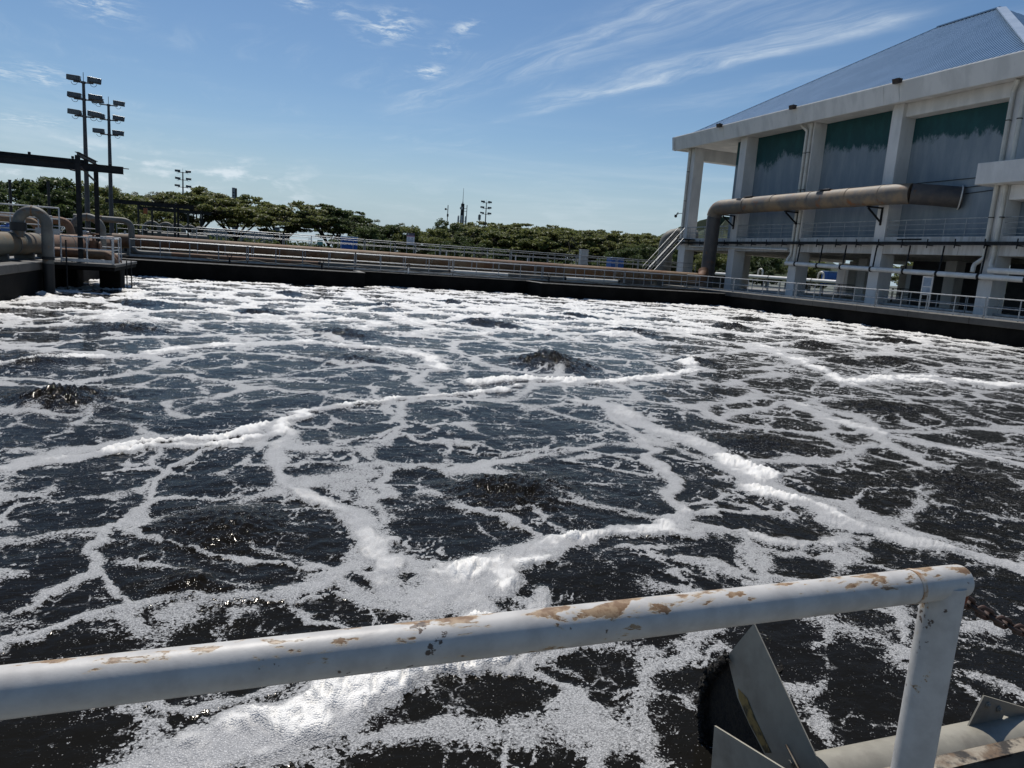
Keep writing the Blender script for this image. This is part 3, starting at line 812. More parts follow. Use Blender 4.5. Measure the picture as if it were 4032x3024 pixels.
railing('dark low guard rail on the inner side of the open ground floor', (50.5, 63), (50.5, 31), 0, 1.15, 8.2, 2.05, m=DSTEEL, toe=False)
railing('white railing around the front edge of the left platform', (-7.62, 34.9), (-5.62, 34.9), 0, 1.06, 4, 1.0, m=WRAIL)
railing('white railing along the right edge of the left platform', (-5.66, 34.98), (-5.66, 36.4), 0, 1.06, 4, 1.3, m=WRAIL, toe=False)
railing('white railing at the back edge of the left platform by the far wall', (-7.7, 40.8), (-6.2, 40.8), 0, 1.08, 4, 1.4, m=WRAIL, toe=False)
railing('white railing on the catwalk over the big olive pipe', (-15, 35.2), (-7.6, 35.2), 1.27, .9, 8, 2.4, m=WRAIL, toe=False, mids=(.5,))
railing('white railing behind the second pipe arch on the left deck', (-12.5, 48), (-8.4, 48), .9, 1.0, 4.2, 1.1, m=WRAIL, toe=False)
railing('white railing on the left deck behind the first pipe arch', (-10.6, 37.6), (-8.4, 37.6), .95, .9, 3, .55, m=WRAIL, toe=False)

# ------------------------------------------------------------------ pipes along the far wall
def far_pipes():
    t = thing('rusty_header_pipe', 'long rusty brown header pipe along the far wall behind the railings', 'pipe', (0, 55.6, .80))
    x = -9.0; seg = [7.0, 6.2, 5.4, 7.5, 6.8, 7.0, 6.0]; ms = [RUST, TANP, TANP, TANP, RUST, TANP, TANP]
    for L_, m in zip(seg, ms):
        MB().tube([(x, 0, 0), (x + L_ - .02, 0, 0)], .47, 28).build('pipe_section', m, t, True)
        MB().tube([(x + L_ - .05, 0, 0), (x + L_ + .03, 0, 0)], .482, 28).build('weld_band', RUST, t, True); x += L_
    MB().tube(fillet([(x, 0, 0), (x + .55, 0, .02), (x + .95, .35, .42), (x + 1.05, .6, .75)], .5), .45, 24).build('elbow', RUST, t, True)
    for xx in np.arange(-6, 36, 6.5): MB().bbox((xx - .2, -.35, -1.05), (xx + .2, .35, -.44), .02).build('pipe_saddle', CONC, t)
    t = thing('grey_air_pipe', 'thin grey and rust pipe on the walkway behind the far front railing', 'pipe', (0, 53.45, .10))
    x = -7.0; cols = [GREYP, RUST, RUST, GREYP, GREYP, CREAM, CREAM, CREAM, CREAM]
    path = fillet([(-10.8, -.1, 2.02), (-7.55, -.1, 2.02), (-7.55, 0, 0), (-5.2, 0, 0)], .55)
    MB().tube(path, .19, 18).build('riser_bend', GREYP, t, True)
    MB().tube([(-7.55, -.04, .95), (-7.55, -.04, 1.02)], .225, 18).build('flange', GREYP, t, True)
    MB().tube([(-9.3, -.1, 2.02), (-9.22, -.1, 2.02)], .215, 18).build('flange', RUST, t, True)
    x = -5.2
    for k, m in enumerate((RUST, RUST, GREYP, GREYP, CREAM, GREYP, CREAM)):
        L_ = 4.75; MB().tube([(x, 0, 0), (x + L_ - .01, 0, 0)], .185, 18).build('pipe_section', m, t, True)
        MB().tube([(x + L_ - .08, 0, 0), (x + L_ + .08, 0, 0)], .205, 18).build('coupling', DSTEEL if k % 2 else GREYP, t, True); x += L_
    MB().tube([(x, 0, 0), (x + .1, 0, 0)], .27, 20).build('end_flange', DSTEEL, t, True)
    for xx, on in ((-1.5, 'left of the middle'), (4.2, 'at the corner of the left block'), (10.5, 'over the recess'), (20.5, 'at the corner of the right block')):
        v = thing('air_valve', 'small hand valve at the far wall edge ' + on, 'valve', (xx, 49.9 if xx < 6.9 or xx > 19.6 else 52.42, -.17))
        MB().tube([(0, 0, 0), (0, 0, .42)], .06, 10).build('stub', DSTEEL if xx != 10.5 else PVC, v, True)
        MB().tube(arc((0, 0, .56), (1, 0, 0), (0, 0, 1), .13, 0, 345, 16), .025, 6, closed=True).build('hand_wheel', BLACK, v, True)
        MB().tube([(0, .06, .56), (0, -.06, .56)], .045, 8).build('hub', BLACK, v, True)
    # the hose looped along the railing
    pts = []; 
    for i in range(140):
        xx = -3 + i * .27; ph = (xx % 3.44) / 3.44
        pts.append((xx, 52.47, -.04 + .17 * abs(2 * ph - 1) ** 2 + .02 * math.sin(i * 1.7)))
    tag(MB().tube(pts, .022, 6).build('hose', BLACK, None, True), 'thin black hose looped along the foot of the far railing', 'hose')
far_pipes()

# ------------------------------------------------------------------ left deck: header, arches, platform, gantry
def left_side():
    t = thing('olive_header_pipe', 'big olive grey pipe on saddles along the left deck', 'pipe', (-9.05, 20, .62))
    y = 0
    for L_, m in ((6, OLIVEP), (4.2, OLIVEP), (3.4, OLIVEP), (3.6, OLIVEP), (5.5, RUST), (6.0, RUST), (6.6, RUST)):
        MB().tube([(0, y, 0), (0, y + L_ - .02, 0)], .46, 28).build('pipe_section', m, t, True)
        MB().tube([(0, y + L_ - .06, 0), (0, y + L_ + .04, 0)], .475, 28).build('weld_band', GREYP, t, True); y += L_
    MB().tube(fillet([(0, y, 0), (0, y + .5, 0), (.4, y + .9, 0)], .4), .45, 24).build('elbow', RUST, t, True)
    for yy in np.arange(2, 34, 3.4): MB().bbox((-.36, yy - .1, -.62), (.36, yy + .1, -.36), .02).build('pipe_saddle', CONC, t)
    def arch(label, y, xl, xr, r, m, zb, zspr):
        a = thing('pipe_arch', label, 'pipe', ((xl + xr) / 2, y, 0), 'pipe arches dropping air into the basin')
        cx = (xr - xl) / 2
        pts = [(-cx, 0, .9), (-cx, 0, zspr)] + [tuple(p) for p in arc((0, 0, zspr), (1, 0, 0), (0, 0, 1), cx, 176, 4, 16)] + [(cx, 0, zspr - .05), (cx, 0, zb)]
        MB().tube(pts, r, 22).build('bend', m, a, True)
        MB().tube([(-cx, 0, 1.15), (-cx, 0, 1.48)], r * 1.42, 20).build('rubber_coupling', BLACK, a, True)
        MB().tube([(0, 0, zspr + cx - r * 1.06), (0, 0, zspr + cx - r * 1.06)], .01, 3).v
        MB().tube([(-.02, 0, zspr + cx), (.03, 0, zspr + cx)], r * 1.08, 20).build('weld_band', RUST, a, True)
        MB().tube([(cx, 0, 1.42), (cx, 0, 1.46)], r * 1.12, 20).build('flange', GREYP, a, True)
        MB().tube([(cx, 0, .1), (cx, 0, .22)], r * 1.1, 20).build('clamp', DSTEEL, a, True)
        MB().tube([(cx, 0, zb), (cx, 0, -.05)], r * 1.04, 20).build('drop_leg', BLACK, a, True)
    arch('nearest grey pipe arch, its leg standing in the foam', 33.5, -8.68, -7.72, .2, GREYP, -1.5, 1.46)
    arch('second grey pipe arch, behind the twin steel posts', 46, -9.36, -7.96, .2, GREYP, -1.5, 1.36)
    # platform on its pier
    t = thing('platform', 'concrete platform standing out over the basin at the left', 'platform', (-6.8, 37.5, 0))
    MB().bbox((-1.24, -2.68, -.14), (1.24, 3.4, -.012), .02).build('slab', DARKC, t)
    MB().bbox((-1.24, -2.66, -.30), (1.2, 3.38, -.145), .02).build('edge_beam', WETC, t)
    MB().bbox((.25, -.6, -1.9), (1.1, .6, -.305), .03).build('pier', WETC, t)
    MB().bbox((-1.2, -.6, -1.9), (-.6, .6, -.305), .03).build('pier', WETC, t)
    for xx in (1.1, 1.3, 1.48):
        MB().tube([(xx, -.6 + xx * .3, -1.6), (xx, -.6 + xx * .3, .1)], .025, 8).build('guide_pipe', DSTEEL, t, True)
    tag(MB().tube([(-7.35, 34.75, -1.6), (-7.35, 34.75, .9)], .03, 8).build('drop_pipe', DSTEEL, None, True), 'thin dark pipe dropping from the platform corner into the foam', 'pipe')
    # rusty pipes that dive off the platform
    for i, yy in enumerate((36.2, 37.0)):
        p = fillet([(-8.3, yy, .34), (-6.15, yy, .34), (-5.9, yy, .15), (-5.85, yy, -.02)], .3)
        tag(MB().tube(p, .2, 18).build('dive_pipe', RUST, None, True), ('front', 'rear')[i] + ' of two rusty pipes bending down over the platform edge', 'pipe', 'rusty pipes on the platform')
    v = thing('gate_valve', 'rusty valve standing on the platform between the twin steel posts', 'valve', (-6.95, 38.1, 0))
    MB().tube([(0, 0, 0), (0, 0, .9)], [.22, .18], 12).build('body', RUST, v, True)
    MB().tube([(-.3, 0, .62), (-.24, 0, .62)], .26, 14).build('flange', RUST, v, True); MB().tube([(.24, 0, .62), (.3, 0, .62)], .26, 14).build('flange', RUST, v, True)
    MB().tube([(0, 0, .9), (0, 0, 1.2)], .05, 8).build('stem', RUST, v, True)
    MB().tube(arc((0, 0, 1.2), (1, 0, 0), (0, 1, 0), .22, 0, 345, 16), .022, 6, closed=True).build('hand_wheel', RUST, v, True)
    # heap of rusty chain on the platform
    m = MB()
    rr = random.Random(3)
    for i in range(70):
        a, b = rr.uniform(-.4, .4), rr.uniform(-.12, .12); th = rr.uniform(0, 6)
        m.tube(arc((a, b, .03 + rr.random() * .07), (math.cos(th), math.sin(th), 0), (-math.sin(th) * .6, math.cos(th) * .6, rr.uniform(-.6, .6)), .045, 0, 330, 8), .012, 5, closed=True)
    o = m.build('chain_heap', CHAINM, None, True, (-7.2, 35.2, -.01)); tag(o, 'heap of rusty chain on the platform behind its front railing', 'chain')
    # gantry
    def gantry(label, y0, y1, xp, zt, xa, xb, yb, zb, ht, brace=True, txt=False):
        g = thing('steel_gantry', label, 'gantry', (xp, (y0 + y1) / 2, 0), 'steel lifting gantries on the left decks')
        yc = (y0 + y1) / 2
        for yy in (y0, y1):
            MB().ibeam((0, yy - yc, 0), (0, yy - yc, zt), .17, .17, .02, (0, 1, 0)).build('post', DSTEEL, g)
            MB().bbox((-.15, yy - yc - .15, 0), (.15, yy - yc + .15, .03), .01).build('base_plate', DSTEEL, g)
        MB().ibeam((0, y0 - yc - .08, zt + .07), (0, y1 - yc + .08, zt + .07), .16, .15, .02).build('cross_beam', DSTEEL, g)
        bm = MB().ibeam((xa - xp, yb - yc, zb), (xb - xp, yb - yc, zb), .16, ht, .025).build('hoist_beam', DSTEEL, g)
        MB().bbox((-.07, yb - yc - .06, zb + ht / 2), (.07, yb - yc + .06, zt), .01).build('hanger', DSTEEL, g)
        if brace:
            MB().beam((-.06, y0 - yc + .1, zt - .62), (-.62, yb - yc, zb - ht / 2), .06, .06).build('brace', DSTEEL, g)
            MB().beam((0, y0 - yc + .1, zt - .36), (0, y1 - yc - .1, zt - .8), .06, .06).build('brace', DSTEEL, g)
        MB().tube([(xb - xp, yb - yc, zb + ht * .3), (xb - xp + .22, yb - yc, zb + ht * .3)], .02, 8).build('end_stop', DSTEEL, g)
        MB().bbox((xb - xp - .55, yb - yc - .05, zb + ht / 2), (xb - xp - .45, yb - yc + .05, zb + ht / 2 + .09), .01).build('stop_block', DSTEEL, g)
        if txt:
            MB().ibeam((-14 - xp, yb - yc + .9, zb + ht / 2 + .18), (-.09, yb - yc + .9, zb + ht / 2 + .12), .14, .17, .02).build('upper_beam', DSTEEL, g)
            for xx in (-4.2, -2.4, -.75): MB().bbox((xx, yb - yc + .85, zb + ht / 2 + .22), (xx + .1, yb - yc + .95, zb + ht / 2 + .33), .01).build('stop_block', DSTEEL, g)
            c = bpy.data.curves.new('beam_lettering', 'FONT'); c.body = 'PP BMA 2413'; c.size = .17; c.extrude = .002; c.align_x = 'LEFT'
            c.materials.append(BLACK)
            tmp = bpy.data.objects.new('beam_lettering_curve', c); COL.objects.link(tmp); me = bpy.data.meshes.new_from_object(tmp.evaluated_get(bpy.context.evaluated_depsgraph_get())); bpy.data.objects.remove(tmp); o = bpy.data.objects.new('beam_lettering', me); COL.objects.link(o); o.parent = g
            o.location = (-10.0 - xp, yb - yc - .016, zb - .06); o.rotation_euler = (R(90), 0, 0)
        return g
    gantry('nearest dark steel gantry over the left platform, long beam running out of frame', 35.3, 39, -6.93, 4.36, -14, -5.5, 37, 4.05, .32, txt=True)
    gantry('second dark steel gantry, behind the two tall floodlight masts', 72.5, 75.5, -6.75, 4.15, -12.5, -5.3, 74, 4.05, .36, brace=False)
    gantry('third and lowest dark steel gantry, near the third floodlight mast', 88, 91, -5.6, 4.2, -12, -4.6, 89.5, 4.1, .36, brace=False)
    h = thing('chain_hoist', 'orange chain hoist hanging under the second steel gantry beam', 'hoist', (-9.3, 74, 3.0))
    MB().bbox((-.16, -.14, .15), (.16, .14, .65), .04).build('hoist_body', mat('orange_hoist_paint', (.32, .09, .02), (.2, .06, .03), 4), h)
    MB().tube([(0, 0, .65), (0, 0, .88)], .03, 6).build('hook', DSTEEL, h, True)
    MB().tube([(.05, 0, .15), (.05, 0, -.35)], .02, 6).build('load_chain', DSTEEL, h, True)
    # dark stand pipes
    for i, (xx, yy, z1, w) in enumerate(((-10.15, 76, 4.0, 'left of the second gantry post'), (-9.0, 76, 3.6, 'between two gantry posts'), (-6.1, 78, 3.7, 'right of the third floodlight mast'), (-14.6, 55, 4.1, 'left of the twin tall masts, before the dark bushes'), (-12.5, 55, 4.2, 'between the dark bushes and the twin tall masts'))):
        v = thing('vent_post', 'thin dark vent post ' + w, 'post', (xx, yy, 0), 'dark vent posts on the left decks')
        MB().tube([(0, 0, 0), (0, 0, z1)], .085, 10).build('shaft', BLACK, v, True); MB().tube([(0, 0, z1), (0, 0, z1 + .05)], .1, 10).build('cap', BLACK, v, True)
    # row of small goosenecks behind
    t = thing('header_pipe', 'low pale header pipe carrying the row of small goosenecks', 'pipe', (-8.5, 80, 1.35))
    MB().tube([(-2.2, 0, 0), (4, 0, 0)], .28, 18).build('pipe_section', GREYP, t, True)
    for i, (xx, yy) in enumerate(((-9.4, 79), (-8.35, 81), (-7.6, 84), (-6.7, 87), (-5.7, 90))):
        g = thing('gooseneck_pipe', 'small grey gooseneck, number %s from the left in the row behind the steel gantries' % ('one', 'two', 'three', 'four', 'five')[i], 'pipe', (xx, yy, 0), 'row of small goosenecks')
        pts = [(-.65, 0, 1.2), (-.65, 0, 1.85)] + [tuple(p) for p in arc((0, 0, 1.85), (1, 0, 0), (0, 0, 1), .65, 176, 4, 12)] + [(.65, 0, 1.8), (.65, 0, .3)]
        MB().tube(pts, .19, 14).build('bend', GREYP, g, True); MB().tube([(-.65, 0, 1.4), (-.65, 0, 1.75)], .28, 14).build('rubber_coupling', BLACK, g, True)
    # back-left rusty elbow and small fittings
    o = MB().tube(fillet([(-13, 45, 1.75), (-9.4, 45, 1.75), (-9.2, 45, .9)], .5), .2, 16).build('elbow_pipe', RUST, None, True); tag(o, 'rusty elbow pipe behind the nearest pipe arch', 'pipe')
    o = MB().tube(fillet([(-14, 39.5, 1.0), (-12.2, 39.5, 1.6), (-9.6, 39.5, 1.6), (-9.3, 39.5, .9)], .4), .17, 16).build('elbow_pipe', TANP, None, True); tag(o, 'tan bent pipe at the left edge of the left deck', 'pipe')
    t = thing('catwalk', 'narrow steel catwalk crossing over the big olive pipe', 'catwalk', (-11.3, 35, 1.2))
    MB().box((-3.8, -.25, 0), (3.75, .25, .05)).build('deck_plate', WRAIL, t)
    MB().box((2.9, -.3, -.12), (3.75, -.26, .12)).build('junction_plate', WRAIL, t)
    for xx in (-3, 3.4): MB().bbox((xx - .04, -.2, -1.19), (xx + .04, .2, 0), .01).build('leg', WRAIL, t)
    # blue-and-silver blower fittings glimpsed between the arches
    for i, (xx, yy, m) in enumerate(((-12.4, 46, BLUE), (-11.0, 47, SILVER), (-9.7, 49.5, SILVER), (-8.9, 60, SILVER))):
        v = thing('actuator', ('blue', 'silver', 'small silver', 'far silver')[i] + ' valve actuator among the pipes of the left deck', 'valve', (xx, yy, 1.0), 'valve actuators on the left deck')
        MB().bbox((-.3, -.2, 0), (.3, .2, .32), .05).build('motor_housing', m, v); MB().tube([(-.42, 0, .2), (.45, 0, .2)], .09, 12).build('gear_tube', SILVER, v, True)
        MB().tube([(0, 0, .3), (0, 0, .5)], .07, 10).build('dome', m, v, True); MB().tube([(0, 0, -1), (0, 0, 0)], .1, 10).build('stem', DSTEEL, v, True)
left_side()

# ------------------------------------------------------------------ floodlight masts
def mast(label, x, y, zt, zs, sp, w, turn, order):
    t = thing('floodlight_mast', label, 'floodlight mast', (x, y, zs), 'floodlight masts around the basin')
    H = zt - zs
    MB().tube([(0, 0, 0), (0, 0, H * .55), (0, 0, H)], [.17, .13, .085], 10).build('pole', MAST, t, True)
    MB().tube([(0, 0, H), (0, 0, H + .55)], .018, 6).build('lightning_rod', MAST, t, True)
    rr = random.Random(order)
    for lv in range(3):
        z = H - .05 - lv * sp
        MB().tube([(-w, 0, z), (w, 0, z)], .045, 8).build('cross_arm', MAST, t, True)
        MB().tube([(0, 0, z - .06), (0, 0, z + .06)], .13, 10).build('arm_clamp', MAST, t, True)
        for s in (-1, 1):
            cx = s * (w * .98 + rr.uniform(0, .12)); fl = MB()
            f = bpy.data.objects.new('floodlight', None)
            hd = MB().add([(-.46, -.10, .02), (.46, -.10, .02), (.46, .30, .08), (-.46, .30, .08), (-.48, -.12, .38), (.48, -.12, .38), (.40, .26, .34), (-.40, .26, .34)],
                          [(0, 3, 2, 1), (4, 5, 6, 7), (0, 1, 5, 4), (1, 2, 6, 5), (2, 3, 7, 6), (3, 0, 4, 7)]).build('floodlight', MAST, t, False, (cx, -.02, z + .03))
            hd.rotation_euler = (R(-8 + rr.uniform(-4, 4)), R(rr.uniform(-3, 6)), R(turn * s + rr.uniform(-8, 8)))
            bpy.data.objects.remove(f)
            hd.scale = (.82, .82, .82)
            MB().add([(-.43, -.118, .06), (.43, -.118, .06), (.44, -.132, .35), (-.44, -.132, .35)], [(0, 1, 2, 3)]).build('lens', LENS, hd)
            MB().bbox((-.47, -.1, .383), (.47, .25, .41), .01).build('cowl', SILVER, hd)
            MB().tube([(cx - .15 * s, 0, z)] + [tuple(p) for p in arc((cx - .05 * s, 0, z - .02), (s, 0, 0), (0, 0, -1), .17, 170, 0, 8)], .014, 5).build('cable_loop', BLACK, t, True)
    return t
mast('tallest-looking floodlight mast at the far left, behind the steel gantry posts', -10.15, 54.05, 10.46, -.3, 1.02, .55, 10, 1)
mast('second floodlight mast, just right of the tallest one', -10.2, 62.7, 10.55, 1.0, 1.05, .6, 8, 2)
mast('small floodlight mast in front of the umbrella trees, third from the left', -10.5, 125.5, 11.1, -.3, 1.1, .72, 6, 3)
mast('lone floodlight mast in the middle, right of the phone tower', 43.15, 140.5, 12.05, -.3, 1.1, .72, 6, 4)

# ------------------------------------------------------------------ trees
def pack(me_name, V, Q, m):
    me = bpy.data.meshes.new(me_name)
    me.vertices.add(len(V)); me.vertices.foreach_set('co', V.astype(np.float32).ravel())
    me.loops.add(Q.size); me.loops.foreach_set('vertex_index', Q.ravel().astype(np.int32))
    me.polygons.add(len(Q)); me.polygons.foreach_set('loop_start', np.arange(0, Q.size, 4, dtype=np.int32))
    me.update(calc_edges=True); me.materials.append(m); return me
def leaves(rng, cents, rads, per, size, upw=.6):
    C, S = [], []
    for c, r, n in zip(cents, rads, per):
        u = rng.normal(size=(n, 3)); u /= np.linalg.norm(u, axis=1, keepdims=True)
        k = rng.random((n, 1)) ** (1 / 2.6)
        C.append(np.array(c) + u * k * np.array(r))
    C = np.concatenate(C); n = len(C)
    nm = rng.normal(size=(n, 3)); nm[:, 2] = np.abs(nm[:, 2]) + upw; nm /= np.linalg.norm(nm, axis=1, keepdims=True)
    t = np.cross(nm, rng.normal(size=(n, 3))); t /= np.linalg.norm(t, axis=1, keepdims=True); b = np.cross(nm, t)
    s = size * (.6 + .8 * rng.random((n, 1)))
    V = np.stack([C - t * s, C - b * s * .55, C + t * s, C + b * s * .55], 1).reshape(-1, 3)
    return V, np.arange(4 * n).reshape(-1, 4)
def umbrella(seed, H, Rad, m, dens=150, nclump=60, size=.27, fork=.22, droop=.30, low=.0):
    rng = np.random.default_rng(seed); rr = random.Random(seed); mb = MB()
    fk = Vector((rr.uniform(-.3, .3), rr.uniform(-.3, .3), H * fork))
    mb.tube([(0, 0, -.4), (fk.x * .4, fk.y * .4, fk.z * .5), fk], [.34, .27, .24], 9)
    limbs = []
    nl = 7
    for i in range(nl):
        a = 2 * math.pi * (i + rr.uniform(-.3, .3)) / nl; L_ = Rad * rr.uniform(.45, .72)
        e = Vector((math.cos(a) * L_, math.sin(a) * L_, H * rr.uniform(.70, .86)))
        mid = fk.lerp(e, .5) + Vector((0, 0, rr.uniform(-.06, .06) * H))
        mb.tube([fk, mid, e], [.17, .11, .05], 6); limbs.append((mid, e))
    cents, rads, per = [], [], []
    lob = [rr.uniform(.78, 1.0) for _ in range(9)]
    for i in range(nclump):
        a = rr.uniform(0, 2 * math.pi); q = math.sqrt(rr.random()); rad = q * Rad * rr.uniform(.85, 1.1)
        lb = lob[int(a / 6.2832 * 8.99)] * (1 - q) + (lob[int(a / 6.2832 * 8.99)] + .04) * q
        z = H * (lb - droop * q ** 2.0 - rr.uniform(0, .07) - low * rr.random() - (.16 if rr.random() < .28 else 0))
        c = Vector((math.cos(a) * rad, math.sin(a) * rad, z)); k = rr.uniform(.7, 1.3)
        for w in range(3):
            o = Vector((rr.uniform(-1, 1), rr.uniform(-1, 1), rr.uniform(-.22, .22))) * Rad * .11 * k
            cents.append(tuple(c + o)); kk = k * rr.uniform(.55, .95)
            rads.append((Rad * .125 * kk, Rad * .125 * kk, H * .038 * kk)); per.append(int(dens * .42 * kk))
        mid, e = min(limbs, key=lambda l: (l[1] - c).length)
        st = mid.lerp(e, rr.uniform(.15, .9))
        mb.tube([st, st.lerp(c, .55) + Vector((0, 0, -.1)), c], [.05, .035, .015], 4, caps=False)
    V, Q = leaves(rng, cents, rads, per, size)
    return mb.mesh('trunk', BARK), pack('crown', V, Q, m)
def bushy(seed, H, Rad, m, n=64, dens=130, size=.17):
    rng = np.random.default_rng(seed); rr = random.Random(seed); mb = MB()
    mb.tube([(0, 0, -.4), (.1, 0, H * .4), (0, .1, H * .8)], [.22, .15, .05], 8)
    cents, rads, per = [], [], []
    for i in range(n):
        a = rr.uniform(0, 2 * math.pi); t = rr.random(); q = math.sqrt(rr.random()) * math.sqrt(max(.05, 1 - (2 * t - .85) ** 2 * .55))
        c = (math.cos(a) * Rad * q, math.sin(a) * Rad * q, H * (.12 + .80 * t)); k = rr.uniform(.7, 1.3)
        cents.append(c); rads.append((Rad * .21 * k, Rad * .21 * k, H * .066 * k)); per.append(int(dens * k))
        mb.tube([(0, 0, c[2] * .6), Vector((0, 0, c[2] * .6)).lerp(Vector(c), .6), c], [.05, .03, .015], 4, caps=False)
    V, Q = leaves(rng, cents, rads, per, size, .35)
    return mb.mesh('trunk', BARK), pack('crown', V, Q, m)
TREES = {
 'u1': umbrella(1, 8.6, 8.8, LEAF_A, 210, 96, .21, .2, .30), 'u2': umbrella(2, 8.5, 8.4, LEAF_C, 210, 90, .21, .2, .34), 'u3': umbrella(3, 8.2, 7.2, LEAF_B, 220, 96, .20, .22, .36, .06),
 'u4': umbrella(4, 7.6, 7.4, LEAF_C, 200, 88, .21, .2, .42, .14), 'u5': umbrella(5, 7.6, 7.2, LEAF_A, 200, 90, .20, .2, .44, .18),
 's1': umbrella(6, 9.0, 5.5, LEAF_D, 70, 70, .13, .25, .30, .10), 's2': umbrella(8, 8.2, 5.0, LEAF_D, 80, 66, .14, .25, .35, .15),
 'b1': bushy(11, 6.2, 4.0, LEAF_B), 'b2': bushy(12, 6.6, 3.8, LEAF_C), 'b3': bushy(13, 8.4, 3.4, LEAF_B, 48, 130), 'b4': bushy(14, 4.4, 3.6, LEAF_B, 36, 110),
}
KIND = {'u': 'umbrella_tree', 's': 'sparse_tree', 'b': 'bushy_tree'}
def tree(k, x, y, s, label, group=None, zs=None, rot=None):
    t = thing(KIND[k[0]], label, 'tree', (x, y, -.4), group or {'u': 'umbrella trees beyond the tanks', 's': 'sparse trees beyond the tanks', 'b': 'bushy trees beyond the tanks'}[k[0]])
    t.rotation_euler = (0, 0, random.uniform(0, 6.28) if rot is None else rot); t.scale = (s, s, zs or s)
    a, b = TREES[k]; link('trunk', a, t); link('crown', b, t)
def P(px, y):
    """x of the vertical plane through an image column at depth y, from the camera calibration"""
    d = (px - 2016) / _f * rt - (960 - 1512) / _f * up + fw
    return d.x * y / d.y
def forest():
    sz = 'sparse grey-green tree '
    tree('b1', -26.5, 92, .95, 'dark bushy tree at the far left edge, left of the thin vent posts'); tree('b3', -22.5, 96, .78, 'tall dark bushy tree left of the twin floodlight masts')
    tree('b1', -19.5, 98, 1.0, 'dark bushy tree showing between the steel gantry posts'); tree('b2', -15, 97, .9, 'light bushy tree just right of the twin floodlight masts')
    tree('b4', -31, 90, 1.0, 'low dark bush at the left edge of the frame behind the pipes')
    tree('s1', -21.5, 124, 1.02, sz + 'behind the twin floodlight masts'); tree('s1', -16.3, 128, 1.0, sz + 'between the second mast and the third mast', rot=2.0)
    tree('s2', -26.5, 128, 1.02, sz + 'standing above the dark bushes at the left'); tree('s1', -12.8, 126, .98, sz + 'with bare twigs left of the third floodlight mast', rot=4.1)
    tree('b2', -12, 112, .82, 'bushy tree behind the second steel gantry'); tree('b4', -17, 110, 1.1, 'low bush behind the second steel gantry beam')
    tree('u1', -9.0, 128, 1.18, 'big umbrella tree behind the third floodlight mast'); tree('u2', -3.2, 133, 1.14, 'big umbrella tree under the small grey block on the skyline')
    tree('u1', 4.6, 129, 1.06, 'wide umbrella tree right of the small grey block', rot=1.0); tree('u3', 12.2, 131, 1.09, 'dark round-topped umbrella tree above the blue container')
    tree('u3', 15.8, 138, 1.05, 'dark umbrella tree right above the first blue container', rot=3.0)
    tree('s2', 21.5, 136, .92, sz + 'right of the dark umbrella trees'); tree('s2', 26.5, 138, .9, sz + 'with thin top behind the dark bushes in the middle', rot=2.6)
    tree('b1', 15.5, 108, .8, 'dark bush behind the blue container'); tree('b1', 19.2, 112, .95, 'dark bushy tree left of the white sign board'); tree('b2', 22.8, 110, .9, 'light bushy tree behind the white sign board')
    tree('b2', 26.5, 114, .92, 'light bushy tree right of the white sign board'); tree('b3', 30.2, 118, .98, 'tallest dark bushy tree left of the phone tower'); tree('b4', 12, 104, .8, 'low dark bush left of the blue container')
    tree('b4', 26, 100, .9, 'low dark bush under the tall dark tree'); tree('b4', 30, 98, .9, 'low dark bush right of the sign board')
    wood = 'olive umbrella tree in the dense wood right of the phone tower'
    for i, (px, y, k, s) in enumerate(((1815, 132, 'u4', .86), (1870, 138, 'u5', .95), (1925, 128, 'u4', .90), (1990, 134, 'u5', 1.0), (2050, 129, 'u4', .96), (2115, 136, 'u4', 1.05), (2180, 130, 'u5', .98),
                                       (2240, 138, 'u4', 1.05), (2300, 131, 'u5', 1.02), (2365, 137, 'u4', 1.08), (2425, 132, 'u5', 1.04), (2490, 139, 'u4', 1.08), (2560, 133, 'u5', 1.04), (2630, 140, 'u4', 1.1), (2705, 136, 'u5', 1.1), (2790, 140, 'u4', 1.15))):
        tree(k, P(px, y), y, s * 1.12, wood, 'olive umbrella trees in the dense wood', rot=i * 1.3)
    for i, (px, y, k, s) in enumerate(((1880, 150, 'u5', 1.12), (2000, 152, 'u4', 1.18), (2080, 150, 'u5', 1.15), (2200, 152, 'u4', 1.2), (2330, 154, 'u4', 1.2), (2450, 154, 'u5', 1.2), (2580, 156, 'u4', 1.25))):
        tree(k, P(px, y), y, s * 1.14, wood, 'olive umbrella trees in the dense wood', rot=i * 1.7)
    tree('b1', P(2470, 98), 98, .78, 'dark creeper-covered bush right of the second blue container'); tree('b3', P(2560, 100), 100, .72, 'dark bushy tree left of the white building stairs')
    tree('b4', P(2400, 96), 96, .7, 'low dark bush left of the second blue container')
    under = 'bushy tree seen through the open ground floor of the white building'
    for i, (x, y, k, s) in enumerate(((72, 118, 'b1', 1.0), (78, 112, 'b2', 1.0), (84, 106, 'b1', 1.05), (90, 102, 'b2', 1.0), (95, 95, 'b1', 1.0), (99, 88, 'b2', 1.05), (100, 80, 'b1', 1.0), (68, 126, 'b2', 1.0), (103, 72, 'b1', 1.0))):
        tree(k, x, y, s, under, 'bushy trees behind the white building', rot=i * .9)
    tree('b1', -24, 104, 1.3, 'broad dark bushy tree behind the thin vent posts at the left'); tree('b2', -18, 106, 1.2, 'broad bushy tree behind the twin steel posts'); tree('b1', -29.5, 100, 1.15, 'dark bushy tree cut by the left edge of the frame')
    # scrub that closes the view under the crowns
    rng = np.random.default_rng(5); c, r_, n_ = [], [], []
    for i in range(240):
        px = 420 + i * 9.6; y = 118 + rng.random() * 16 if i > 130 else 138 + rng.random() * 8
        c.append((P(px, y), y, .1 + rng.random() * (1.5 if i > 130 else .9))); r_.append((1.7, 1.7, 1.3)); n_.append(110)
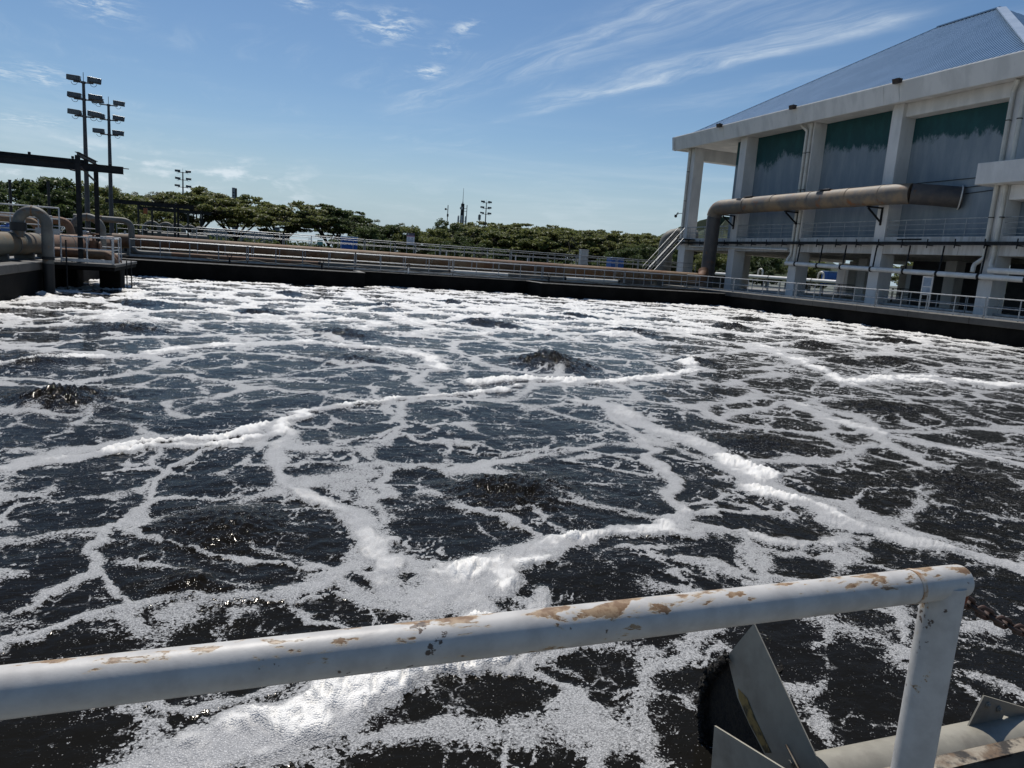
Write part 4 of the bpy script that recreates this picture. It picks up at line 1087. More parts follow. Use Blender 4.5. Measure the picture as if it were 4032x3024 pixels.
    V, Q = leaves(rng, c, r_, n_, .26, .3)
    o = bpy.data.objects.new('undergrowth', pack('undergrowth', V, Q, LEAF_B)); COL.objects.link(o); stuff(o)
    tag(o, 'dark undergrowth below the wood', 'undergrowth')
forest()

def hills():
    def hill(name, cx, cy, rx, ry, h):
        n = 40; m = MB(); vs = []; fs = []
        for j in range(13):
            for i in range(n):
                a = 2 * math.pi * i / n; q = j / 12
                vs.append((cx + math.cos(a) * rx * q, cy + math.sin(a) * ry * q, -.4 + h * (1 - q * q) ** 1.5 * (1 + .12 * math.sin(i * 1.7 + j))))
        for j in range(12):
            for i in range(n): k = (i + 1) % n; fs.append((j * n + i, (j + 1) * n + i, (j + 1) * n + k, j * n + k))
        m.add(vs, fs); struct(m.build(name, HILLM, None, True))
    hill('hill', 225, 310, 75, 60, 27)
    t = thing('mast_hut', 'small pale hut with a thin mast on the green hill behind the white building', 'hut', (217, 300, 25.0))
    MB().bbox((-2, -2, -2.5), (2, 2, 1.4), .05).build('hut_wall', FARW, t); MB().bbox((-3.4, -2.4, 1.4), (2.4, 2.4, 1.75), .05).build('roof', FARW, t); MB().tube([(2.8, 0, -2), (2.8, 0, 7)], .08, 6).build('mast', MAST, t)
hills()

# ------------------------------------------------------------------ things on and behind the raised tank
def background():
    def container(label, x, y, z, w, h, d=1.2):
        t = thing('blue_container', label, 'container', (x, y, z), 'blue steel containers')
        m = MB(); n = 9; st = h * .8 / n
        for k in range(n):
            m.add([(0, 0, .05 + k * st), (w, 0, .05 + k * st), (w, -.03, .05 + (k + .35) * st), (0, -.03, .05 + (k + .35) * st), (w, -.03, .05 + (k + .65) * st), (0, -.03, .05 + (k + .65) * st), (w, 0, .05 + (k + 1) * st), (0, 0, .05 + (k + 1) * st)],
                  [(0, 1, 2, 3), (3, 2, 4, 5), (5, 4, 6, 7)])
        m.build('ribbed_panel', BLUE, t); MB().bbox((-.02, .01, 0), (w + .02, d, h), .02).build('box_body', BLUE, t); MB().bbox((-.06, -.1, h), (w + .06, d + .05, h + .1), .02).build('lid', mat('pale_blue_lid', (.16, .30, .5), rough=.4), t)
    container('blue ribbed container behind the tank railing, left of the white sign board', 7.72, 70.5, .9, 1.42, 1.42)
    container('blue ribbed container behind the tank railing, near the white building stairs', 36.8, 72, .9, 1.5, 1.32)
    container('blue container seen through the open ground floor of the white building', 74, 80, .9, 1.9, 1.7)
    t = thing('sign_board', 'white notice board with purple header behind the tank railing', 'sign', (12.4, 63.2, 1.22))
    MB().bbox((0, 0, .80), (.68, .03, 1.78), .006).build('board', SIGNW, t)
    MB().box((.0, -.006, 1.56), (.68, -.001, 1.78)).build('header', PURPLE, t); MB().box((.0, -.006, 1.46), (.68, -.001, 1.555)).build('strip', PINK, t)
    MB().tube([(.14, -.004, 1.67), (.14, -.010, 1.67)], .065, 14).build('emblem', mat('pale_emblem_print', (.40, .46, .44)), t)
    for z in (1.70, 1.64, 1.60): MB().box((.27, -.010, z), (.62, -.007, z + .018)).build('header_text', INK, t)
    MB().tube(arc((.18, -.006, 1.35), (1, 0, 0), (0, 0, 1), .06, 0, 340, 14), .012, 5, closed=True).build('prohibition_icon', INK, t)
    MB().add([(.40, -.005, 1.29), (.54, -.005, 1.29), (.47, -.005, 1.40)], [(0, 1, 2)]).build('warning_icon', INK, t)
    for k in range(6): MB().box((.06, -.006, 1.20 - k * .06), (.62 - .05 * (k % 3), -.001, 1.222 - k * .06)).build('text_line', INK, t)
    for xx in (.03, .65): MB().tube([(xx, .05, 0), (xx, .05, 1.8)], .025, 6).build('post', GALV, t, True)
    t = thing('control_cabinet', 'tall pale grey control cabinet behind the tank railing', 'cabinet', (28.75, 62.6, 1.22))
    MB().bbox((0, 0, .06), (.78, .45, 1.45), .015).build('cabinet_body', CABG, t); MB().bbox((-.03, -.04, 1.45), (.81, .5, 1.5), .012).build('rain_cap', CABG, t)
    MB().bbox((.04, -.02, .12), (.74, -.001, 1.4), .006).build('door', CABG, t); MB().bbox((.64, -.05, .7), (.67, -.021, .85), .005).build('handle', DSTEEL, t); MB().bbox((.05, .05, 0), (.73, .4, .06), .01).build('plinth', CONC, t)
    t = thing('teal_sign', 'small teal notice plate on a post left of the blue container', 'sign', (5.35, 69, 1.1))
    MB().bbox((0, 0, .35), (.5, .03, .8), .005).build('plate', mat('teal_print', (.06, .22, .20), (.10, .28, .26), 4), t); MB().tube([(.25, .04, 0), (.25, .04, .8)], .02, 6).build('post', GALV, t)
    for xx, zz in ((16.2, .45), (22.8, .5), (24.0, .35)):
        v = thing('stub_post', 'short pale stub post on the tank top %s' % ('beside the sign board' if xx < 17 else 'right of the middle mast' if xx < 23 else 'left of the grey cabinet'), 'post', (xx, 64, 1.2)); MB().tube([(0, 0, 0), (0, 0, zz)], .06, 8).build('tube', PVC, v, True); MB().tube([(0, 0, zz), (0, 0, zz + .04)], .075, 8).build('cap', PVC, v, True)
    # phone tower and its neighbours
    t = thing('phone_tower', 'dark phone tower with antenna panels above the trees', 'tower', (43.65, 160, -.4))
    MB().tube([(0, 0, 0), (0, 0, 9), (0, 0, 13.2)], [.5, .45, .38], 12).build('pole', BLACK, t, True); MB().tube([(0, 0, 13.2), (0, 0, 13.8), (0, 0, 16.6)], [.15, .06, .03], 6).build('spike', MAST, t, True)
    MB().tube([(1.0, 0, 9.2), (1.0, 0, 13.0)], .08, 6).build('side_pole', MAST, t, True)
    for z in (9.4, 11.6, 12.2): MB().tube([(0, 0, z), (1.0, 0, z)], .05, 6).build('bracket', MAST, t, True)
    for a in range(6):
        ax, ay = math.cos(a * 1.05 + .2) * .95, math.sin(a * 1.05 + .2) * .95
        MB().bbox((ax - .16, ay - .1, 8.2), (ax + .16, ay + .1, 10.6 - .2 * (a % 2)), .03).build('antenna_panel', CABG, t); MB().tube([(0, 0, 9.4), (ax, ay, 9.4)], .05, 6).build('bracket', MAST, t)
    MB().tube([(-.4, -.5, 12.2), (-.4, -.3, 12.2)], .34, 16).build('dish', CABG, t, True)
    t = thing('antenna_mast', 'thin antenna mast left of the phone tower', 'mast', (40.3, 160, -.4))
    MB().tube([(0, 0, 0), (0, 0, 12.6)], .09, 8).build('pole', MAST, t, True); MB().bbox((-.7, -.1, 11.5), (-.3, .1, 11.9), .03).build('radio_box', BLACK, t); MB().tube([(-.5, 0, 11.6), (0, 0, 11.6)], .05, 6).build('bracket', MAST, t)
    MB().bbox((-.16, -.12, 10.1), (.2, .12, 10.7), .03).build('radio_box', BLACK, t)
    t = thing('antenna_mast', 'short antenna mast poking out of the wood beside the lone floodlight mast', 'mast', (46.5, 156, -.4))
    MB().tube([(0, 0, 0), (0, 0, 11.0)], .1, 8).build('pole', MAST, t, True); MB().bbox((-.3, -.1, 9.8), (-.1, .1, 10.9), .03).build('antenna_panel', CABG, t); MB().bbox((.1, -.1, 9.8), (.3, .1, 10.9), .03).build('antenna_panel', CABG, t)
    # far pale buildings
    t = thing('far_warehouse', 'low pale warehouse glimpsed behind the umbrella trees', 'building', (6, 175, -.4))
    MB().bbox((-19, 0, 0), (-1, 14, 3.6), .05).build('wall', FARW, t); MB().bbox((-19.4, -.4, 3.6), (-.6, 14.4, 3.9), .05).build('roof', mat('pale_roof', (.5, .52, .54)), t)
    for xx in (-17, -13, -9, -5): MB().bbox((xx, -.05, 1.2), (xx + 2.4, -.004, 2.4), .01).build('window', mat('dull_window', (.12, .14, .16), rough=.2), t)
    t = thing('far_tower_block', 'narrow pale block with dark side standing behind the trees', 'building', (4.3, 150, -.4))
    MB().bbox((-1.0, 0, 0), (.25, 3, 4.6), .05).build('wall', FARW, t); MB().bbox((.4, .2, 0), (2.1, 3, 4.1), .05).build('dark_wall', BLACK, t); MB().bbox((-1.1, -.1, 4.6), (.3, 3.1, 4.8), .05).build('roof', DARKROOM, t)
    t = thing('skyline_block', 'small grey block rising above the umbrella tree crowns', 'building', (-5.9, 235, -.4))
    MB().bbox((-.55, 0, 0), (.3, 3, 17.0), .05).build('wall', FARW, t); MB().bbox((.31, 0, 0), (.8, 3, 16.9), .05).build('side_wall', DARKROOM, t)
    for z in (14.5, 15.4): MB().bbox((-.35, -.05, z), (.1, -.004, z + .35), .01).build('window', DARKROOM, t)
    t = thing('white_duct', 'white air duct on the deck behind the white building', 'pipe', (70, 74, 1.3))
    MB().tube([(0, 0, 0), (0, 26, 0)], .24, 16).build('pipe_section', PVC, t, True)
    for yy in (4.3, 8.7, 13, 17.5, 21): MB().tube([(0, yy, 0), (0, yy + .12, 0)], .27, 16).build('clamp', GREYP, t, True); MB().bbox((-.15, yy + .3, -1.6), (.15, yy + .6, -.22), .02).build('support', CONC, t)
    for i, yy in enumerate((3.2, 9, 15.5, 21.0)):
        g = thing('gooseneck_pipe', 'cream gooseneck standing on the white duct behind the white building', 'pipe', (70.3, 74 + yy, 1.5), 'cream goosenecks behind the white building')
        MB().tube([(0, -.5, -.3), (0, -.5, .45)] + [tuple(p) for p in arc((0, 0, .45), (0, 1, 0), (0, 0, 1), .5, 176, 4, 10)] + [(0, .5, -.9)], .13, 12).build('bend', CREAM, g, True); MB().tube([(0, -.5, -.05), (0, -.5, .05)], .17, 12).build('flange', CREAM, g, True)
background()

# ------------------------------------------------------------------ the white building
CY = [(63.4, 64.6), (55.4, 56.3), (47.2, 48.1), (39.0, 39.9), (30.7, 31.6), (22.5, 23.4)]   # near and far edge of each front column
XC, XW = 40.4, 41.6
def building():
    O = Vector((50, 44, 0)); t = thing('pump_building', 'large white building with teal walls, tall columns and a blue metal roof', 'building', O)
    def bx(name, lo, hi, m=PLASTER, b=.015, par=None, ch=True):
        par = par or t; off = O if par is t else O
        mb = MB(); (mb.bbox if b else mb.box)(tuple(Vector(lo) - O), tuple(Vector(hi) - O), *([b] if b else [])); return mb.build(name, m, t)
    for i, (a, b) in enumerate(CY):
        top = 13.28 if i < 5 else 7.45
        bx('column', (XC, a, -.02), (XW + (.0 if i else -.1), b, top), PLASTER, .02)
    # inner columns
    for xx in (47.5, 54.5, 61.0):
        for a, b in CY: bx('inner_column', (xx, a, -.02), (xx + .9, b, 3.4), PLASTER, .02)
    # upper floor slab with face beams between the columns
    bx('floor_slab', (XW + .05, 22, 3.9), (62, 64.9, 4.50), PLASTER, .02)
    for i in range(5): bx('face_beam', (XC + .03, CY[i + 1][1], 3.44), (XC + .6, CY[i][0], 4.57), STAINP, .02)
    bx('end_beam', (XC + .05, 64.62, 3.44), (62, 65.0, 4.57), STAINP, .02)
    bx('end_beam', (XW, 63.6, 12.15), (68, 64.4, 13.28), PLASTER, .02)
    for a, b in CY: bx('cross_beam', (XW + .01, a + .2, 3.45), (61, b - .2, 3.9), PLASTER, .02)
    # walls of the upper storey
    def wall(y0, y1, z0=4.57, z1=13.28):
        bx('wall_panel', (XW - .02, y0, z0), (XW + .25, y1, z1), TEAL, 0)
    wall(CY[2][1], 58.3); wall(CY[3][1], CY[2][0]); wall(CY[4][1], CY[3][0]); wall(22, CY[4][0])
    for i in (1, 2, 3, 4): wall(CY[i][0] + .01, CY[i][1] - .01)
    bx('end_wall', (XW + .26, 58.0, 4.57), (66, 58.3, 13.28), TEAL, 0)
    bx('back_wall', (66, 24, 4.57), (66.3, 58.3, 13.28), PLASTER, 0)
    bx('top_beam', (XC + .25, CY[4][1], 12.42), (XW - .03, CY[3][0], 13.28), PLASTER, .02)
    # eaves: soffit, fascia made of cast lengths with open joints
    bx('soffit', (39.55, 29.7, 13.29), (68, 65.6, 13.40), PLASTER, 0)
    for y0, y1 in ((29.6, 38.6), (38.63, 39.85), (39.88, 47.6), (47.62, 55.5), (55.53, 57.6), (57.63, 66.0)):
        MB().plate([Vector(p) - O for p in ((39.55, y0, 13.16), (39.72, y0, 13.16), (39.72, y0, 14.35), (39.30, y0, 14.43), (39.28, y0, 14.36))], (0, y1 - y0, 0)).build('fascia_panel', PLASTER, t)
    MB().plate([Vector(p) - O for p in ((39.28, 65.65, 13.16), (39.28, 65.82, 13.16), (39.28, 66.06, 14.36), (39.28, 66.0, 14.43), (39.28, 65.65, 14.4))], (29, 0, 0)).build('fascia_panel', PLASTER, t)
    bx('gutter', (39.72, 29.6, 14.0), (40.2, 65.6, 14.06), PLASTER, 0)
    # hipped roof of ribbed sheets
    tn = math.tan(R(31)); x0 = 39.85; z0 = 14.34; yA, yB = 64.35, 30.1; rx = 54.2
    def rise(x): return z0 + (x - x0) * tn
    ridge_a, ridge_b = yA - (rx - x0), yB + (rx - x0)
    mb = MB(); pitch = .34; prof = ((0, 0), (.17, 0), (.20, .10), (.31, .10), (.34, 0))
    y = yB
    ny = int((yA - yB) / pitch); rows = []
    for k in range(ny):
        for dy, dz in prof[:-1]: rows.append((yB + k * pitch + dy, dz))
    rows.append((yB + ny * pitch, 0))
    vs = []
    for yy, dz in rows:
        xt = min(rx, x0 + (yA - yy), x0 + (yy - yB)); xt = max(xt, x0 + .02)
        vs += [Vector((x0 - .12, yy, rise(x0 - .12) + dz)) - O, Vector((xt, yy, rise(xt) + dz)) - O]
    mb.add(vs, [(2 * i, 2 * i + 1, 2 * i + 3, 2 * i + 2) for i in range(len(rows) - 1)]); mb.build('roof_slope', ROOFM, t)
    def flat(name, pts, m=ROOFM): MB().add([Vector(p) - O for p in pts], [tuple(range(len(pts)))]).build(name, m, t)
    zr = rise(rx); xe = 2 * rx - x0
    flat('roof_slope', [(xe, yA, z0), (xe, yB, z0), (rx, ridge_b, zr), (rx, ridge_a, zr)])
    flat('roof_slope', [(x0, yA, z0), (xe, yA, z0), (rx, ridge_a, zr)])
    # the near hip end, ribbed as well
    mb = MB(); vs = []; rows = []
    nx = int((xe - x0) / pitch)
    for k in range(nx):
        for dy, dz in prof[:-1]: rows.append((x0 + k * pitch + dy, dz))
    for xx, dz in rows:
        yt = yB + min(xx - x0, xe - xx)
        vs += [Vector((xx, yB - .12, z0 - .07 + dz)) - O, Vector((xx, yt, z0 + (yt - yB) * tn + dz)) - O]
    mb.add(vs, [(2 * i, 2 * i + 2, 2 * i + 3, 2 * i + 1) for i in range(len(rows) - 1)]); mb.build('roof_slope', ROOFM, t)
    def cap(a, b, w): MB().beam(Vector(a) - O, Vector(b) - O, w, .10).build('ridge_cap', RIDGEM, t)
    cap((x0, yB, z0 + .09), (rx, ridge_b, zr + .09), .62); cap((rx, ridge_b, zr + .1), (rx, ridge_a, zr + .1), .4); cap((x0, yA, z0 + .07), (rx, ridge_a, zr + .07), .22)
    # canopy box on the right
    bx('canopy', (39.45, 20, 7.45), (41.5, 32.15, 8.66), PLASTER, .02)
    bx('canopy_wall', (XC + .05, 22, 6.6), (XW - .05, 30.68, 7.44), PLASTER, .02)
    # balcony railing
    for i in range(4):
        a, b = CY[i + 1][1] + .02, CY[i][0] - .02
        rl = MB().tube([(XC + .12 - O.x, a - O.y, 5.66), (XC + .12 - O.x, b - O.y, 5.66)], .03, 6).build('balcony_railing', GALV, t)
        for z in (4.72, 5.03, 5.35): MB().tube([(XC + .12 - O.x, a - O.y, z), (XC + .12 - O.x, b - O.y, z)], .018, 6).build('rail_bar', GALV, rl)
        n = 5
        for k in range(n + 1):
            y = a + .06 + (b - a - .12) * k / n; MB().tube([(XC + .12 - O.x, y - O.y, 4.57), (XC + .12 - O.x, y - O.y, 5.66)], .02, 6).build('baluster', GALV, rl)
    rl = MB().tube([(XC + .12 - O.x, 22 - O.y, 5.66), (XC + .12 - O.x, 30.66 - O.y, 5.66)], .03, 6).build('balcony_railing', GALV, t)
    for z in (4.72, 5.03, 5.35): MB().tube([(XC + .12 - O.x, 22 - O.y, z), (XC + .12 - O.x, 30.66 - O.y, z)], .018, 6).build('rail_bar', GALV, rl)
    # dark walls added to keep the open ground floor in shade
    bx('added_dark_wall', (55.4, 22, -.02), (55.7, 38.9, 3.4), DARKROOM, 0)
    bx('added_dark_wall', (47, 22, -.02), (61, 22.4, 3.4), DARKROOM, 0)
    bx('added_dark_wall', (49.6, 22, -.02), (49.9, 36.6, 3.4), DARKROOM, 0); bx('added_dark_wall', (49.6, 37.9, -.02), (49.9, 44.6, 3.4), DARKROOM, 0)
    # downpipes
    def dp(pts, r=.10, m=CREAM):
        p = MB().tube(fillet([tuple(Vector(q) - O) for q in pts], .22, 4), r, 12).build('downpipe', m, t, True)
        zs = [11.0, 8.2, 5.6]
        a = pts[1] if len(pts) > 2 else pts[0]
        for z in zs:
            if a[2] > z: MB().tube([Vector((a[0], a[1], z)) - O, Vector((a[0], a[1], z + .05)) - O], r + .025, 12).build('pipe_clip', BLACK, p, True)
    dp([(40.27, 64.1, 13.2), (40.27, 64.1, 4.6)], .12)
    dp([(40.0, 48.25, 13.15), (40.26, 47.82, 12.7), (40.26, 47.82, 3.2), (40.15, 47.98, 2.9), (40.1, 47.98, 2.55)], .11)
    dp([(40.27, 47.40, 13.2), (40.27, 47.40, 2.6)], .12)
    dp([(40.0, 31.0, 13.15), (40.27, 31.38, 12.6), (40.27, 31.38, 3.3), (40.05, 31.75, 2.9), (39.95, 31.72, 2.45)], .13)
    dp([(40.1, 30.3, 13.15), (40.27, 30.72, 12.3), (40.27, 30.72, 8.7)], .13)
    dp([(40.27, 30.82, 7.44), (40.27, 30.82, 3.4), (40.1, 30.78, 2.9), (40.0, 30.5, 2.62)], .13)
    # conduits on the wall
    for (y0, y1, za, zb) in ((32.2, 39.0, 8.2, 8.15), (32.2, 39.0, 7.72, 7.5), (39.9, 58, 7.75, 7.3), (32.2, 36.2, 7.4, 7.15)):
        MB().tube([Vector((XW - .06, y0, za)) - O, Vector((XW - .06, y1, zb)) - O], .022, 6).build('conduit', BLACK, t, True)
    MB().tube([Vector((XW - .06, y, z)) - O for y, z in ((39.9, 8.2), (41.3, 8.2), (41.3, 7.4))], .02, 6).build('conduit', BLACK, t, True)
    MB().tube([Vector((XW + 1.0, 28.6, 6.6)) - O, Vector((XW + 1.0, 28.6, 12)) - O], .02, 6).build('conduit', BLACK, t, True)
    bx('waterproof_lamp', (XC - .03, 36.0, 4.36), (XC + .03, 37.9, 4.45), DSTEEL, .01)
    # floodlights on the fascia
    for i, yy in enumerate((57.9, 48.4, 38.6)):
        f = thing('fascia_floodlight', ('farthest', 'middle', 'nearest')[i] + ' brown floodlight on the white fascia under the blue roof', 'floodlight', (39.25, yy, 14.24), 'floodlights on the roof fascia')
        f.scale = (.8, .8, .8)
        hd = MB().add([(-.35, -.3, -.02), (-.05, -.34, .02), (-.05, .34, .02), (-.35, .3, -.02), (-.42, -.34, .36), (-.02, -.38, .34), (-.02, .38, .34), (-.42, .34, .36)], [(0, 1, 2, 3), (7, 6, 5, 4), (0, 4, 5, 1), (1, 5, 6, 2), (2, 6, 7, 3), (3, 7, 4, 0)]).build('housing', mat('brown_lamp_paint', (.022, .013, .011), (.04, .024, .018), 8), f)
        MB().add([(-.36, -.27, .03), (-.36, .27, .03), (-.425, .3, .33), (-.425, -.3, .33)], [(0, 1, 2, 3)]).build('lens', mat('brown_lens', (.045, .03, .027), rough=.2), f)
        MB().beam((.0, 0, .1), (.35, 0, .0), .08, .04).build('bracket', DSTEEL, f); MB().tube(arc((-.1, 0, .38), (0, 1, 0), (0, 0, 1), .07, 0, 180, 6), .012, 5).build('handle', DSTEEL, f)
building()

def building_things():
    # the big air main
    t = thing('air_main', 'big rust-streaked air main rising at the corner and running along the white building', 'pipe', (39.4, 45, 0))
    def v(*p): return tuple(Vector(p) - Vector((39.4, 45, 0)))
    r = .66
    path = fillet([(38.9, 56.95, -.3), (39.0, 57.0, 7.12), (39.35, 53.0, 7.2)], 1.0, 8)
    mp = [tuple(Vector(q) - Vector((39.4, 45, 0))) for q in path]
    MB().tube(mp[:3], r * .92, 28).build('riser', DARKP, t, True); MB().tube(mp[2:], r, 28).build('elbow', BIGP, t, True)
    MB().tube([v(39.0, 57.0, 3.9), v(39.0, 57.0, 4.0)], r * .96, 28).build('weld_band', DARKP, t, True); MB().tube([v(38.95, 56.97, .9), v(38.95, 56.97, 1.0)], r * .96, 28).build('weld_band', DARKP, t, True)
    y = 53.0
    for y1 in (49.4, 45.2, 41.5, 38.6):
        MB().tube([v(39.4, y, 7.22), v(39.4, y1 + .02, 7.24)], r, 28).build('pipe_section', BIGP, t, True); MB().tube([v(39.4, y1 + .06, 7.24), v(39.4, y1 - .04, 7.24)], r * 1.025, 28).build('weld_band', BIGP, t, True); y = y1
    MB().tube([v(*q) for q in ((39.4, 38.6, 7.24), (39.42, 37.6, 7.24), (39.75, 36.7, 7.24))], r, 28).build('mitre_bend', BIGP, t, True)
    MB().tube([v(*q) for q in ((39.75, 36.7, 7.24), (40.6, 35.6, 7.15), (41.62, 34.55, 7.05))], r * .99, 28).build('wall_leg', DARKP, t, True)
    d = Vector((1.0, -1.03, -.09)).normalized(); c = Vector(v(41.5, 34.68, 7.06)); MB().tube([c, c + d * .07], r * 1.14, 32).build('wall_collar', PVC, t, True)
    for yy in (55.85, 47.65, 39.45):
        MB().beam(v(39.0, yy, 6.50), v(40.4, yy, 6.50), .12, .1).build('support_bracket', DSTEEL, t); MB().beam(v(39.1, yy, 6.42), v(40.36, yy, 5.55), .1, .1).build('bracket_strut', DSTEEL, t); MB().beam(v(40.35, yy, 5.35), v(40.35, yy, 6.5), .1, .12, (1, 0, 0)).build('bracket_plate', DSTEEL, t)
    for yy in (52.0, 43.2): MB().bbox(tuple(Vector(v(39.0, yy, 7.86))), tuple(Vector(v(39.35, yy + 1.1, 7.93))), .01).build('shadow_plate', DARKP, t)  # dark plates paint the shadows cast on top of the pipe
    # white drain pipe hung along the deck
    t = thing('white_drain_pipe', 'white drain pipe hung on dark rods along the white building', 'pipe', (39.9, 40, 0))
    def w(*p): return tuple(Vector(p) - Vector((39.9, 40, 0)))
    ys = [47.9, 46.7, 44.3, 41.95, 39.2, 36.5, 34.0, 31.2, 28.4, 25.4, 22.5]
    for i in range(len(ys) - 1):
        z0, z1 = 2.53 - (47.9 - ys[i]) * .019, 2.53 - (47.9 - ys[i + 1]) * .019
        MB().tube([w(39.9, ys[i] - .07, z0), w(39.9, ys[i + 1] + .07, z1)], .165, 18).build('pipe_section', PVC, t, True)
        MB().tube([w(39.9, ys[i + 1] + .075, z1), w(39.9, ys[i + 1] - .075, z1)], .19, 18).build('pipe_clamp', DSTEEL, t, True)
        if i + 1 < 8: MB().beam(w(40.0, ys[i + 1], z1), w(40.12, ys[i + 1], 4.0), .07, .07, (1, 0, 0)).build('hanger_rod', DSTEEL, t)
    MB().tube([w(39.95, 30.7, 2.6), w(39.95, 22, 2.45)], .165, 18).build('upper_pipe', PVC, t, True)
    o = MB().tube([(40.3, 62.5, 3.82), (40.3, 48.3, 3.62)], .09, 10).build('thin_white_pipe', PVC, None, True); tag(o, 'thin white pipe clipped under the balcony slab of the white building', 'pipe')
    # cable tray
    t = thing('cable_tray', 'dark cable tray running along the balcony edge of the white building', 'cable tray', (40.05, 45, 4.13))
    MB().box((-.15, -23, -.10), (.12, 19.5, .10)).build('tray', DSTEEL, t)
    arm = MB().beam((-.18, 0, -.13), (.34, 0, -.13), .04, .05).mesh('tray_arm', DSTEEL); st = MB().beam((-.17, 0, -.3), (-.17, 0, .26), .05, .05, (1, 0, 0)).mesh('tray_stud', DSTEEL)
    for k in range(22): link('tray_arm', arm, t, (0, 19 - k * 1.93, 0)); link('tray_stud', st, t, (0, 19 - k * 1.93, 0))
    # stairs
    t = thing('steel_stairs', 'steel stairs climbing to the balcony at the far corner of the white building', 'stairs', (35.2, 61, 0))
    a, b = Vector((0, 0, .55)), Vector((4.2, 1.2, 4.45))
    for s in (0, .85):
        o = Vector((-.27 * s, s, 0)); MB().beam(a + o, b + o, .05, .2).build('stringer', GALV, t)
        MB().tube([a + o + Vector((0, 0, .1)), a + o + Vector((0, 0, 1.0)), b + o + Vector((0, 0, 1.05)), b + o + Vector((.75, .2, 1.05)), b + o + Vector((.75, .2, .05))], .024, 6).build('handrail', GALV, t)
        MB().tube([a + o + Vector((0, 0, .55)), b + o + Vector((0, 0, .55))], .018, 6).build('mid_rail', GALV, t)
    tr = MB().beam((0, 0, 0), (-.23, .85, 0), .24, .035).mesh('tread', DSTEEL)
    for k in range(17): link('tread', tr, t, tuple(a.lerp(b, (k + .5) / 17)))
    MB().box((4.1, .8, 4.40), (5.4, 2.6, 4.47)).build('landing', DSTEEL, t)
    t = thing('landing_railing', 'small railing on the balcony at the far corner, beside the big air main', 'railing', (40.5, 57.5, 4.57))
    for z in (.3, .6, 1.06): MB().tube([(0, 0, z), (0, 6, z)], .022, 6).build('rail', GALV, t)
    for k in range(5): MB().tube([(0, k * 1.5, 0), (0, k * 1.5, 1.06)], .022, 6).build('post', GALV, t)
    # grey elbow duct behind the stairs
    t = thing('elbow_duct', 'fat grey elbow duct behind the stairs', 'pipe', (42.2, 70, 0))
    MB().tube(fillet([(0, 0, -.3), (0, 0, 5.1), (3.2, -.6, 5.1)], 1.3, 7), .78, 24).build('bend', GREYP, t, True); MB().tube([(0, 0, 3.6), (0, 0, 3.7)], .82, 24).build('weld_band', GREYP, t, True)
    # framed notice on the walkway
    t = thing('notice_frame', 'white framed notice standing behind the bright walkway railing', 'sign', (36.0, 31.2, 0))
    for yy in (-.3, .3): MB().bbox((-.035, yy - .035, 0), (.035, yy + .035, 2.0), .006).build('post', WRAIL, t)
    for z in (1.96, 1.42, .98): MB().bbox((-.03, -.265, z - .03), (.03, .265, z + .03), .005).build('cross_bar', WRAIL, t)
    MB().box((-.012, -.264, 1.452), (.012, .264, 1.928)).build('panel', GLASSP, t); MB().box((-.012, -.264, 1.012), (.012, .264, 1.388)).build('panel', GLASSP, t)
    # security camera
    t = thing('security_camera', 'black security camera on an arm at the end column of the white building', 'camera', (40.35, 64.3, 7.05))
    MB().tube([(0, 0, 0), (0, 1.2, 0)], .03, 6).build('arm', DSTEEL, t); MB().tube([(0, 1.2, 0), (0, 1.2, -.12)], .05, 8).build('neck', BLACK, t, True); MB().tube([(0, 1.35, -.1), (0, 1.35, -.3), (0, 1.35, -.38)], [.14, .14, .07], 12).build('dome', BLACK, t, True); MB().bbox((-.03, .95, -.1), (.03, 1.05, .14), .01).build('junction_box', BLACK, t)
building_things()

